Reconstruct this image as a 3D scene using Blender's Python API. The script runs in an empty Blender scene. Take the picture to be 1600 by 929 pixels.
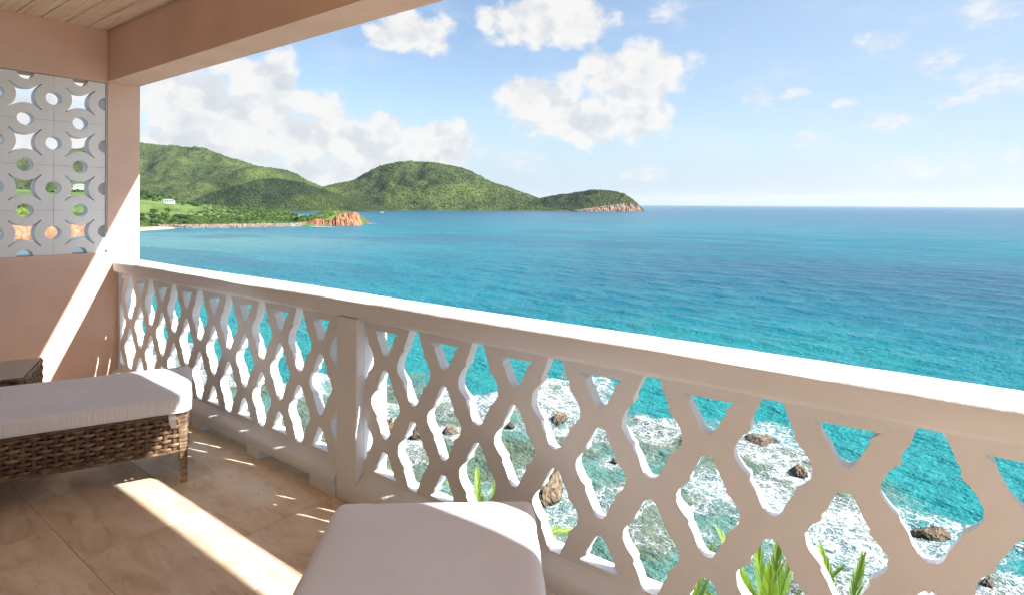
import bpy, bmesh, math, random
import numpy as np
from mathutils import Vector, Matrix, geometry
random.seed(7)
rng = np.random.default_rng(7)
S = bpy.context.scene
COL = S.collection
R = math.radians

# ------------------------------------------------------------------ camera
cam_d = bpy.data.cameras.new('camera')
cam = bpy.data.objects.new('camera', cam_d)
COL.objects.link(cam)
cam_d.sensor_width = 36.0
cam_d.lens = 36.0 * 917 / 1600
cam_d.shift_y = -0.0909
cam_d.clip_start = 0.05
cam_d.clip_end = 120000
cam.matrix_world = (Matrix.Translation((0, 0, 1.55)) @ Matrix.Rotation(R(37.2), 4, 'Z')
                    @ Matrix.Rotation(R(90), 4, 'X') @ Matrix.Rotation(R(0.28), 4, 'Z'))
S.camera = cam

# ------------------------------------------------------------------ light
SUN = Vector((1.14, 0.476, 1.0)).normalized()
SUN_EL = math.asin(SUN.z)
SUN_AZ = math.atan2(SUN.x, SUN.y)
sun_d = bpy.data.lights.new('sun', 'SUN')
sun_d.energy = 4.2
sun_d.angle = R(0.5)
sun_d.color = (1.0, 0.97, 0.925)
sun = bpy.data.objects.new('sun', sun_d)
COL.objects.link(sun)
sun.rotation_euler = SUN.to_track_quat('Z', 'Y').to_euler()

S.view_settings.view_transform = 'Standard'
S.view_settings.look = 'None'
S.view_settings.gamma = 1
S.view_settings.exposure = 1.66
S.cycles.max_bounces = 7
S.cycles.diffuse_bounces = 4

# ------------------------------------------------------------------ node helpers
class NT:
    def __init__(s, tree):
        s.t = tree
        s.n = tree.nodes
        s.l = tree.links
    def node(s, typ, **kw):
        n = s.n.new(typ)
        for k, v in kw.items():
            setattr(n, k, v)
        return n
    def put(s, sock, v):
        if v is None:
            return
        if isinstance(v, bpy.types.NodeSocket):
            s.l.new(v, sock)
        else:
            sock.default_value = v
    def math(s, op, a, b=None, c=None, clamp=False):
        n = s.node('ShaderNodeMath', operation=op, use_clamp=clamp)
        s.put(n.inputs[0], a)
        s.put(n.inputs[1], b)
        s.put(n.inputs[2], c)
        return n.outputs[0]
    def vmath(s, op, a, b=None):
        n = s.node('ShaderNodeVectorMath', operation=op)
        s.put(n.inputs[0], a)
        s.put(n.inputs[1], b)
        return n.outputs['Value' if op in ('LENGTH', 'DOT_PRODUCT', 'DISTANCE') else 'Vector']
    def mapping(s, v, loc=(0, 0, 0), rot=(0, 0, 0), scale=(1, 1, 1)):
        n = s.node('ShaderNodeMapping')
        s.put(n.inputs['Vector'], v)
        n.inputs['Location'].default_value = loc
        n.inputs['Rotation'].default_value = rot
        n.inputs['Scale'].default_value = scale
        return n.outputs[0]
    def noise(s, v, scale, detail=4, rough=0.55, dist=0.0, color=False):
        n = s.node('ShaderNodeTexNoise')
        s.put(n.inputs['Vector'], v)
        n.inputs['Scale'].default_value = scale
        n.inputs['Detail'].default_value = detail
        n.inputs['Roughness'].default_value = rough
        n.inputs['Distortion'].default_value = dist
        return n.outputs['Color' if color else 'Fac']
    def voronoi(s, v, scale, feature='F1', out='Distance', rnd=1.0):
        n = s.node('ShaderNodeTexVoronoi', feature=feature)
        s.put(n.inputs['Vector'], v)
        n.inputs['Scale'].default_value = scale
        n.inputs['Randomness'].default_value = rnd
        return n.outputs[out]
    def ramp(s, f, stops, interp='LINEAR'):
        n = s.node('ShaderNodeValToRGB')
        n.color_ramp.interpolation = interp
        e = n.color_ramp.elements
        while len(e) < len(stops):
            e.new(0.5)
        for i, (p, c) in enumerate(stops):
            e[i].position = p
            e[i].color = (*c, 1) if len(c) == 3 else c
        s.put(n.inputs[0], f)
        return n.outputs[0]
    def smooth(s, f, a, b, lo=0.0, hi=1.0):
        n = s.node('ShaderNodeMapRange', interpolation_type='SMOOTHSTEP')
        s.put(n.inputs[0], f)
        s.put(n.inputs[1], a)
        s.put(n.inputs[2], b)
        s.put(n.inputs[3], lo)
        s.put(n.inputs[4], hi)
        return n.outputs[0]
    def mix(s, f, a, b, blend='MIX'):
        n = s.node('ShaderNodeMix', data_type='RGBA', blend_type=blend)
        s.put(n.inputs[0], f)
        s.put(n.inputs[6], a if isinstance(a, bpy.types.NodeSocket) else (*a, 1)[:4])
        s.put(n.inputs[7], b if isinstance(b, bpy.types.NodeSocket) else (*b, 1)[:4])
        return n.outputs[2]
    def bump(s, h, strength=0.3, dist=0.01, normal=None):
        n = s.node('ShaderNodeBump')
        n.inputs['Strength'].default_value = strength
        n.inputs['Distance'].default_value = dist
        s.put(n.inputs['Height'], h)
        if normal is not None:
            s.put(n.inputs['Normal'], normal)
        return n.outputs[0]

def material(name):
    m = bpy.data.materials.new(name)
    m.use_nodes = True
    t = NT(m.node_tree)
    b = m.node_tree.nodes['Principled BSDF']
    return m, t, b

# ------------------------------------------------------------------ world: sky with trade-wind clouds
W = bpy.data.worlds.new('World')
S.world = W
W.use_nodes = True
w = NT(W.node_tree)
bg = w.n['Background']
sky = w.node('ShaderNodeTexSky')
sky.sky_type = 'NISHITA'
sky.sun_disc = False
sky.sun_elevation = SUN_EL
sky.sun_rotation = SUN_AZ
sky.altitude = 0
sky.air_density = 1.0
sky.dust_density = 0.9
sky.ozone_density = 1.4
SKYS = 0.066
tc = w.node('ShaderNodeTexCoord')
dirv = w.vmath('NORMALIZE', tc.outputs['Generated'])
sep = w.node('ShaderNodeSeparateXYZ')
w.put(sep.inputs[0], dirv)
az = w.math('ARCTAN2', sep.outputs[0], sep.outputs[1])
el = w.math('ARCSINE', sep.outputs[2])
cmb = w.node('ShaderNodeCombineXYZ')
w.put(cmb.inputs[0], az)
w.put(cmb.inputs[1], el)
ae = cmb.outputs[0]
# each cloud bank: azimuth, elevation, half width, half height (radians), softness
CLOUDS = [(-1.124, 0.141, 0.118, 0.089, 0), (-1.038, 0.192, 0.040, 0.048, 0), (-1.157, 0.073, 0.182, 0.057, 0),
 (-0.986, 0.115, 0.095, 0.060, 0), (-0.875, 0.088, 0.090, 0.052, 0), (-0.748, 0.101, 0.046, 0.041, 0),
 (-0.812, 0.071, 0.081, 0.030, 0), (-0.946, 0.052, 0.209, 0.023, 0), (-0.596, 0.166, 0.067, 0.055, 0),
 (-0.446, 0.205, 0.078, 0.061, 0), (-0.514, 0.144, 0.074, 0.042, 0), (-0.430, 0.143, 0.046, 0.041, 0),
 (-1.40, 0.12, 0.16, 0.07, 0), (-1.7, 0.16, 0.16, 0.08, 0), (0.5, 0.12, 0.2, 0.05, 0),
 (-0.596, 0.300, 0.118, 0.040, 0), (-0.823, 0.280, 0.080, 0.034, 0), (-0.390, 0.311, 0.030, 0.024, 1),
 (-0.090, 0.233, 0.032, 0.015, 1), (-0.019, 0.198, 0.024, 0.021, 1), (0.042, 0.161, 0.050, 0.028, 1),
 (-0.012, 0.143, 0.024, 0.010, 1), (-0.074, 0.120, 0.041, 0.016, 1), (-0.185, 0.100, 0.033, 0.013, 1),
 (-0.251, 0.165, 0.024, 0.019, 1), (-0.200, 0.168, 0.024, 0.010, 1), (-0.048, 0.051, 0.067, 0.016, 1),
 (-0.349, 0.231, 0.020, 0.015, 1), (0.011, 0.068, 0.011, 0.010, 1), (0.032, 0.255, 0.032, 0.024, 1),
 (-0.424, 0.051, 0.041, 0.011, 1), (-0.633, 0.075, 0.037, 0.019, 1), (0.062, 0.067, 0.015, 0.010, 1),
 (-0.134, 0.149, 0.020, 0.008, 1)]
def cloud_field(soft):
    acc = None
    for a0, e0, ra, re, k in CLOUDS:
        if k != soft:
            continue
        d = w.vmath('MULTIPLY', w.vmath('SUBTRACT', ae, (a0, e0, 0)), (1 / (ra * 1.12), 1 / (re * 1.12), 0))
        q = w.vmath('DOT_PRODUCT', d, d)
        acc = q if acc is None else w.math('SMOOTH_MIN', acc, q, 0.35)
    return w.math('SUBTRACT', 1.0, acc)
n1 = w.noise(w.mapping(ae, scale=(1, 1.2, 1)), 16, 7, 0.56)
n1s = w.noise(w.mapping(ae, loc=(-0.016, -0.024, 0), scale=(1, 1.2, 1)), 16, 5, 0.55)
n1b = w.noise(w.mapping(ae, loc=(3.3, 0, 0), scale=(1, 2.2, 1)), 9, 5, 0.5)
bil = w.voronoi(w.vmath('ADD', ae, w.vmath('MULTIPLY', w.noise(ae, 40, 2, 0.6, 0, True), (0.012, 0.012, 0))), 42, 'SMOOTH_F1')
n2 = w.noise(w.mapping(ae, scale=(1, 1.8, 1)), 30, 6, 0.66)
puff = w.math('MULTIPLY', w.math('SUBTRACT', 0.45, bil), 0.55)
field = cloud_field(0)
hard = w.math('ADD', w.math('MULTIPLY_ADD', w.math('SUBTRACT', n1, 0.5), 3.3, w.math('ADD', field, 0.16)), puff)
soft = w.math('MULTIPLY_ADD', w.math('SUBTRACT', n2, 0.46), 3.8, w.math('MAXIMUM', cloud_field(1), -3.0))
a_h = w.smooth(hard, 0.05, 0.75)
a_s = w.smooth(soft, 0.0, 1.5, 0.0, 0.80)
haze_band = w.math('MAXIMUM', w.smooth(el, 0.0, 0.22, 0.75, 0.0), w.math('MULTIPLY', w.smooth(az, -0.85, 0.25, 0, 0.72), w.smooth(el, 1.0, 0.2)))
thin = w.math('MULTIPLY', w.smooth(w.noise(w.mapping(ae, scale=(1, 2.6, 1)), 7, 7, 0.62), 0.46, 0.8), 0.40)
# lit and shaded sides of the billows
shade = w.smooth(w.math('ADD', w.math('SUBTRACT', n1, n1s), w.math('MULTIPLY', puff, 0.25)), -0.13, 0.08)
core = w.smooth(hard, 0.6, 2.2)
rim = w.smooth(hard, 1.3, 0.2)
under = w.smooth(n1b, 0.42, 0.62)
lum = w.math('ADD', w.math('MULTIPLY', shade, 0.50), w.math('MULTIPLY_ADD', rim, 0.20, 0.50))
lum = w.math('SUBTRACT', lum, w.math('MULTIPLY', w.math('MULTIPLY', core, under), 0.50), clamp=True)
CL = 0.300
ccol = w.mix(lum, (0.50 * CL, 0.59 * CL, 0.70 * CL), (1.0 * CL, 0.985 * CL, 0.965 * CL))
scol = w.mix(w.smooth(n2, 0.4, 0.65), (0.80 * CL, 0.86 * CL, 0.95 * CL), (0.97 * CL, 0.975 * CL, 0.98 * CL))
skyc = w.node('ShaderNodeVectorMath', operation='SCALE')
w.put(skyc.inputs[0], sky.outputs[0])
skyc.inputs['Scale'].default_value = SKYS
base = w.mix(haze_band, skyc.outputs[0], (0.160, 0.212, 0.276))
base = w.mix(thin, base, scol)
c1 = w.mix(a_s, base, scol)
c2 = w.mix(w.math('MULTIPLY', a_h, 0.97), c1, ccol)
w.put(bg.inputs[0], c2)
W.cycles.sampling_method = 'MANUAL'
W.cycles.sample_map_resolution = 512
bg.inputs[1].default_value = 1.0

# ------------------------------------------------------------------ object helpers
def link(o, parent=None):
    COL.objects.link(o)
    if parent is not None:
        o.parent = parent
    return o
def tag(o, label=None, cat=None, group=None, kind=None):
    if label:
        o['label'] = label
    if cat:
        o['category'] = cat
    if group:
        o['group'] = group
    if kind:
        o['kind'] = kind
    return o
def empty(name, loc=(0, 0, 0), rz=0.0):
    o = bpy.data.objects.new(name, None)
    o.empty_display_size = 0.2
    o.location = loc
    o.rotation_euler = (0, 0, rz)
    return link(o)
def mesh_np(name, v, f, mat, parent=None, smooth=False, attrs=None):
    me = bpy.data.meshes.new(name)
    v = np.asarray(v, np.float32)
    f = np.asarray(f, np.int32)
    k = f.shape[1]
    me.vertices.add(len(v))
    me.vertices.foreach_set('co', v.ravel())
    me.loops.add(f.size)
    me.loops.foreach_set('vertex_index', f.ravel())
    me.polygons.add(len(f))
    me.polygons.foreach_set('loop_start', np.arange(0, f.size, k, dtype=np.int32))
    me.polygons.foreach_set('use_smooth', np.full(len(f), smooth))
    if attrs:
        for an, av in attrs.items():
            a = me.attributes.new(an, 'FLOAT', 'POINT')
            a.data.foreach_set('value', np.asarray(av, np.float32).ravel())
    me.update(calc_edges=True)
    me.validate()
    me.materials.append(mat)
    return link(bpy.data.objects.new(name, me), parent)
def mesh_bm(name, bm, mat, parent=None, smooth=False):
    bmesh.ops.recalc_face_normals(bm, faces=bm.faces)
    me = bpy.data.meshes.new(name)
    bm.to_mesh(me)
    bm.free()
    for p in me.polygons:
        p.use_smooth = smooth
    me.materials.append(mat)
    return link(bpy.data.objects.new(name, me), parent)
def box_bm(x0, x1, y0, y1, z0, z1, bev=0.0, seg=2, bm=None):
    nb = bmesh.new()
    bmesh.ops.create_cube(nb, size=1.0)
    for v in nb.verts:
        v.co = Vector(((x0 + x1) / 2 + v.co.x * (x1 - x0), (y0 + y1) / 2 + v.co.y * (y1 - y0),
                       (z0 + z1) / 2 + v.co.z * (z1 - z0)))
    if bev > 0:
        bmesh.ops.bevel(nb, geom=list(nb.edges), offset=bev, segments=seg, affect='EDGES', profile=0.6)
    if bm is not None:
        me = bpy.data.meshes.new('t')
        nb.to_mesh(me)
        nb.free()
        bm.from_mesh(me)
        bpy.data.meshes.remove(me)
        return bm
    return nb
def shared(name, me, parent=None, loc=(0, 0, 0), rz=0.0):
    o = bpy.data.objects.new(name, me)
    o.location = loc
    o.rotation_euler = (0, 0, rz)
    return link(o, parent)
def copy_tree(o, parent=None):
    c = o.copy()
    COL.objects.link(c)
    if parent is not None:
        c.parent = parent
    for ch in list(o.children):
        copy_tree(ch, c)
    return c
def profile_x(name, prof, x0, x1, mat, parent, step=0.06, wob=0.0015, smooth=True):
    """a plastered moulding: closed (y,z) profile run along x, slightly uneven like hand-laid render"""
    n = max(2, int((x1 - x0) / step))
    k = len(prof)
    xs = np.linspace(x0, x1, n + 1)
    V = []
    for i, x in enumerate(xs):
        for j, (y, z) in enumerate(prof):
            V.append((x, y + wob * math.sin(x * 3.1 + j * 1.7) + wob * random.uniform(-.35, .35),
                      z + wob * math.sin(x * 2.3 + j * 0.9 + 1) + wob * random.uniform(-.35, .35)))
    Fs = []
    for i in range(n):
        for j in range(k):
            a = i * k + j
            b = i * k + (j + 1) % k
            Fs.append((a, b, b + k, a + k))
    bm = bmesh.new()
    vs = [bm.verts.new(v) for v in V]
    for f in Fs:
        bm.faces.new([vs[q] for q in f])
    bm.faces.new([vs[q] for q in range(k)])
    bm.faces.new([vs[n * k + q] for q in reversed(range(k))])
    o = mesh_bm(name, bm, mat, parent, smooth)
    return o
def smooth_by_angle(o, ang=40):
    me = o.data
    bm = bmesh.new()
    bm.from_mesh(me)
    for f in bm.faces:
        f.smooth = True
    for e in bm.edges:
        e.smooth = e.calc_face_angle(0) < R(ang)
    bm.to_mesh(me)
    bm.free()

# numpy noise ---------------------------------------------------------
def _h(ix, iy, seed):
    n = (ix.astype(np.int64) * 374761393 + iy.astype(np.int64) * 668265263 + seed * 1442695041) & 0xffffffff
    n = ((n ^ (n >> 13)) * 1274126177) & 0xffffffff
    return ((n ^ (n >> 16)) & 0xffff) / 65535.0
def vnoise(x, y, seed=0):
    ix, iy = np.floor(x), np.floor(y)
    fx, fy = x - ix, y - iy
    fx = fx * fx * (3 - 2 * fx)
    fy = fy * fy * (3 - 2 * fy)
    a, b = _h(ix, iy, seed), _h(ix + 1, iy, seed)
    c, d = _h(ix, iy + 1, seed), _h(ix + 1, iy + 1, seed)
    return (a * (1 - fx) + b * fx) * (1 - fy) + (c * (1 - fx) + d * fx) * fy
def fbm(x, y, oct=5, seed=0, gain=0.5):
    s, a, t = 0, 1.0, 0
    for i in range(oct):
        s = s + a * vnoise(x + 17.3 * i, y - 9.1 * i, seed + i)
        t += a
        a *= gain
        x, y = x * 2.03, y * 2.03
    return s / t
def sstep(x, a, b):
    t = np.clip((x - a) / (b - a), 0, 1)
    return t * t * (3 - 2 * t)

# ------------------------------------------------------------------ materials
def plaster(name, col, var=0.04, bump=0.25, rough=0.75, stain=0.0, stain_col=(0.5, 0.4, 0.32)):
    m, t, b = material(name)
    g = t.node('ShaderNodeNewGeometry').outputs['Position']
    n = t.noise(g, 2.3, 6, 0.6)
    c = t.mix(t.smooth(n, 0.3, 0.7), tuple(x * (1 - var) for x in col), tuple(min(1, x * (1 + var)) for x in col))
    if stain:
        c = t.mix(t.math('MULTIPLY', t.smooth(t.noise(t.mapping(g, scale=(1, 1, 0.5)), 6, 8, 0.7), 0.56, 0.8), stain), c, stain_col)
    t.put(b.inputs['Base Color'], c)
    b.inputs['Roughness'].default_value = rough
    b.inputs['Specular IOR Level'].default_value = 0.3
    h = t.math('ADD', t.math('MULTIPLY', t.noise(g, 9, 4, 0.5), 1.0),
               t.math('ADD', t.math('MULTIPLY', t.noise(g, 55, 5, 0.6), 0.35), t.math('MULTIPLY', t.noise(g, 240, 3, 0.6), 0.10)))
    t.put(b.inputs['Normal'], t.bump(h, bump, 0.012))
    return m
M_pink = plaster('pink_plaster', (0.80, 0.565, 0.455), 0.05, 0.22, 0.7, 0.12, (0.6, 0.40, 0.32))
M_white = plaster('white_masonry_paint', (0.775, 0.79, 0.815), 0.03, 0.42, 0.6, 0.10, (0.62, 0.53, 0.45))
M_block = plaster('white_breeze_block_paint', (0.90, 0.90, 0.90), 0.03, 0.22, 0.6, 0.10, (0.55, 0.45, 0.3))

def mat_travertine():
    m, t, b = material('travertine')
    g = t.node('ShaderNodeNewGeometry').outputs['Position']
    oi = t.node('ShaderNodeObjectInfo').outputs['Random']
    off = t.node('ShaderNodeCombineXYZ')
    t.put(off.inputs[0], t.math('MULTIPLY', oi, 13.0))
    t.put(off.inputs[1], t.math('MULTIPLY', oi, 7.0))
    p = t.vmath('ADD', g, off.outputs[0])
    n = t.noise(t.mapping(p, rot=(0, 0, R(8)), scale=(1, 2.6, 1)), 2.6, 9, 0.62, 0.6)
    c = t.ramp(n, [(0.28, (0.52, 0.35, 0.22)), (0.42, (0.66, 0.49, 0.335)), (0.55, (0.74, 0.585, 0.42)), (0.72, (0.80, 0.69, 0.54))])
    v = t.noise(t.mapping(p, rot=(0, 0, R(10)), scale=(1, 3.2, 1)), 5.5, 8, 0.7, 1.2)
    c = t.mix(t.math('MULTIPLY', t.smooth(v, 0.55, 0.64), 0.45), c, (0.47, 0.30, 0.20))
    pit = t.smooth(t.noise(p, 38, 4, 0.65), 0.66, 0.72)
    patch = t.smooth(t.noise(p, 5, 3, 0.5), 0.5, 0.62)
    pit = t.math('MULTIPLY', pit, patch)
    c = t.mix(t.math('MULTIPLY', pit, 0.7), c, (0.75, 0.68, 0.58))
    tone = t.math('MULTIPLY_ADD', oi, 0.14, 1.0)
    hs = t.node('ShaderNodeHueSaturation')
    t.put(hs.inputs['Value'], tone)
    t.put(hs.inputs['Color'], c)
    t.put(b.inputs['Base Color'], hs.outputs[0])
    b.inputs['Roughness'].default_value = 0.42
    t.put(b.inputs['Roughness'], t.smooth(n, 0.3, 0.7, 0.55, 0.36))
    t.put(b.inputs['Normal'], t.bump(t.math('ADD', t.math('MULTIPLY', pit, -0.6), t.noise(p, 70, 5, 0.6)), 0.16, 0.006))
    return m
M_tile = mat_travertine()
M_grout = plaster('tile_grout', (0.46, 0.36, 0.27), 0.1, 0.3, 0.9)

def mat_plank():
    m, t, b = material('limewashed_wood')
    g = t.node('ShaderNodeNewGeometry').outputs['Position']
    oi = t.node('ShaderNodeObjectInfo').outputs['Random']
    off = t.node('ShaderNodeCombineXYZ')
    t.put(off.inputs[0], t.math('MULTIPLY', oi, 31.0))
    p = t.vmath('ADD', g, off.outputs[0])
    n = t.noise(t.mapping(p, scale=(1.2, 16, 16)), 1.6, 8, 0.65, 0.8)
    c = t.ramp(n, [(0.30, (0.60, 0.37, 0.22)), (0.45, (0.76, 0.56, 0.39)), (0.6, (0.84, 0.70, 0.55)), (0.8, (0.88, 0.79, 0.67))])
    k = t.smooth(t.voronoi(t.mapping(p, scale=(2.2, 7, 1)), 1.0), 0.0, 0.12)
    c = t.mix(t.math('MULTIPLY', t.math('SUBTRACT', 1.0, k), 0.6), c, (0.42, 0.22, 0.12))
    t.put(b.inputs['Base Color'], c)
    b.inputs['Roughness'].default_value = 0.6
    t.put(b.inputs['Normal'], t.bump(n, 0.15, 0.004))
    return m
M_plank = mat_plank()

def mat_fabric():
    m, t, b = material('white_canvas')
    o = t.node('ShaderNodeTexCoord').outputs['Object']
    g = t.node('ShaderNodeNewGeometry').outputs['Position']
    n = t.noise(o, 3.0, 5, 0.6)
    c = t.mix(t.smooth(n, 0.35, 0.7), (0.80, 0.805, 0.85), (0.84, 0.845, 0.89))
    t.put(b.inputs['Base Color'], c)
    b.inputs['Roughness'].default_value = 0.9
    b.inputs['Sheen Weight'].default_value = 0.15
    b.inputs['Specular IOR Level'].default_value = 0.2
    wx = t.node('ShaderNodeTexWave', wave_type='BANDS', bands_direction='X')
    wx.inputs['Scale'].default_value = 160
    wx.inputs['Distortion'].default_value = 1.5
    t.put(wx.inputs[0], o)
    wy = t.node('ShaderNodeTexWave', wave_type='BANDS', bands_direction='Y')
    wy.inputs['Scale'].default_value = 160
    wy.inputs['Distortion'].default_value = 1.5
    t.put(wy.inputs[0], o)
    weave = t.math('ADD', wx.outputs['Fac'], wy.outputs['Fac'])
    # puckers on the upright faces only: vertical creases under the seam
    sn = t.node('ShaderNodeSeparateXYZ')
    t.put(sn.inputs[0], t.node('ShaderNodeNewGeometry').outputs['Normal'])
    side = t.smooth(t.math('ABSOLUTE', sn.outputs[2]), 0.75, 0.35)
    puck = t.math('MULTIPLY', t.noise(t.mapping(o, scale=(58, 58, 3)), 1.0, 4, 0.6), side)
    b1 = t.bump(weave, 0.10, 0.0012)
    b2 = t.bump(t.math('ADD', t.math('MULTIPLY', puck, 1.0), t.math('MULTIPLY', t.noise(o, 4.5, 3, 0.5), 1.3)), 0.6, 0.011, b1)
    t.put(b.inputs['Normal'], b2)
    return m
M_fabric = mat_fabric()

def mat_wicker(name, a, bb, c2):
    m, t, b = material(name)
    o = t.node('ShaderNodeNewGeometry').outputs['Position']
    oi = t.node('ShaderNodeObjectInfo').outputs['Random']
    n = t.noise(t.mapping(o, scale=(9, 9, 60)), 1.6, 5, 0.65)
    n2 = t.noise(o, 17, 3, 0.5)
    f = t.math('ADD', t.math('MULTIPLY', n, 0.55), t.math('ADD', t.math('MULTIPLY', n2, 0.35), t.math('MULTIPLY', oi, 0.10)))
    c = t.ramp(f, [(0.33, a), (0.5, bb), (0.68, c2)])
    t.put(b.inputs['Base Color'], c)
    b.inputs['Roughness'].default_value = 0.42
    t.put(b.inputs['Normal'], t.bump(t.noise(t.mapping(o, scale=(10, 10, 160)), 2, 3, 0.6), 0.3, 0.002))
    return m
M_wick = mat_wicker('wicker_strands', (0.050, 0.030, 0.020), (0.150, 0.096, 0.060), (0.38, 0.29, 0.19))
M_wickd = mat_wicker('wicker_stakes', (0.045, 0.025, 0.014), (0.12, 0.065, 0.035), (0.22, 0.13, 0.075))
m_, t_, b_ = material('golden_foot_cap')
b_.inputs['Base Color'].default_value = (0.42, 0.27, 0.11, 1)
b_.inputs['Roughness'].default_value = 0.4
M_cap = m_
m_, t_, b_ = material('dark_liner')
b_.inputs['Base Color'].default_value = (0.05, 0.032, 0.022, 1)
b_.inputs['Roughness'].default_value = 0.8
M_liner = m_
m_, t_, b_ = material('table_glass')
b_.inputs['Base Color'].default_value = (0.80, 0.93, 0.88, 1)
b_.inputs['Roughness'].default_value = 0.04
b_.inputs['Transmission Weight'].default_value = 0.75
b_.inputs['IOR'].default_value = 1.5
M_glass = m_
m_, t_, b_ = material('grey_metal')
b_.inputs['Base Color'].default_value = (0.62, 0.62, 0.61, 1)
b_.inputs['Roughness'].default_value = 0.45
M_metal = m_

# ------------------------------------------------------------------ THE BALCONY
WX = -5.70          # inner face of the left wall
XR = 3.2            # unseen right end of the balcony, roof cut here so sun bounces in
# floor -------------------------------------------------------------
flo = mesh_bm('floor', box_bm(WX - 0.2, XR + 0.2, -1.7, 2.10, -0.22, -0.003), M_grout)
tag(flo, kind='structure')
tm = {}
row = 0
y = 1.42
ys = [2.095, 1.94, 1.42, 0.905, 0.39, -0.125, -0.64, -1.155, -1.66]
for j in range(len(ys) - 1):
    y1, y0 = ys[j], ys[j + 1]
    x = -3.02 - 0.775 * 5 + (0.385 if j % 2 == 1 else 0.0)
    while x < XR + 0.2:
        x0, x1 = max(x, WX - 0.1), min(x + 0.775, XR + 0.2)
        if x1 - x0 > 0.05:
            key = (round(x1 - x0, 3), round(y1 - y0, 3))
            if key not in tm:
                o = mesh_bm('floor_tile', box_bm(-key[0] / 2 + .0008, key[0] / 2 - .0008, -key[1] / 2 + .0008, key[1] / 2 - .0008, -0.012, 0, 0.0012, 1), M_tile)
                tm[key] = o.data
                bpy.data.objects.remove(o)
            q = shared('floor_tile', tm[key], flo, ((x0 + x1) / 2, (y0 + y1) / 2, random.uniform(-.0004, .0004)))
        x += 0.775

# ceiling -----------------------------------------------------------
ceil = mesh_bm('ceiling', box_bm(WX - 0.25, XR + 0.24, -1.7, 2.665, 3.02, 3.14), M_pink)
tag(ceil, kind='structure')
pw = 0.152
yy = 1.872
pl = None
while yy > -1.6:
    if pl is None:
        o = mesh_bm('ceiling_plank', box_bm(WX + 0.002, XR, -pw + 0.004, -0.001, 0, 0.022, 0.004, 1), M_plank)
        pl = o.data
        bpy.data.objects.remove(o)
    shared('ceiling_plank', pl, ceil, (0, yy, 2.985 + random.uniform(-.0006, .0006)))
    yy -= pw
mesh_bm('eave', box_bm(WX - 0.25, XR + 0.24, 2.12, 2.665, 2.94, 3.02), M_pink, ceil)

# walls and frame ------------------------------------------------------
wl = mesh_bm('side_wall', box_bm(WX - 0.20, WX, -1.7, 1.8755, -0.2, 1.128, 0.001), M_pink)
tag(wl, 'salmon pink plastered half wall under the white pierced block screen', 'wall')
fr = empty('balcony_frame', (WX, 2.0, 0))
tag(fr, 'salmon pink column and beams framing the balcony opening at left', 'frame')
def frm(name, x0, x1, y0, y1, z0, z1, bev=0.0015):
    o = mesh_bm(name, box_bm(x0 - WX, x1 - WX, y0 - 2.0, y1 - 2.0, z0, z1, bev, 3), M_pink, fr)
    return o
frm('column', WX - 0.24, WX, 1.876, 2.12, -0.2, 2.5615)
frm('front_beam', WX - 0.24, XR + 0.24, 1.876, 2.12, 2.562, 3.018)
frm('side_beam', WX - 0.20, WX - 0.0005, -1.7, 1.8745, 2.552, 3.018)
o = frm('column', XR, XR + 0.24, 1.876, 2.12, -0.2, 2.5615)
M_tan = plaster('low_bounce_plaster', (0.52, 0.42, 0.34), 0.05, 0.2, 0.7)  # tan of the unseen back wall, darkened to cut bounce onto the lattice
bw = mesh_bm('back_wall', box_bm(WX - 0.2, XR + 0.24, -1.9, -1.702, -0.2, 3.1), M_tan)
tag(bw, kind='structure')
rw = mesh_bm('added_low_wall', box_bm(XR, XR + 0.2, -1.7, 1.87, -0.2, 0.30, 0.004), M_pink)  # added out of view, kept low so sun enters and bounces
tag(rw, 'added unseen salmon pink wall, kept low to let sun in at the right end of the balcony', 'wall')

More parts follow.
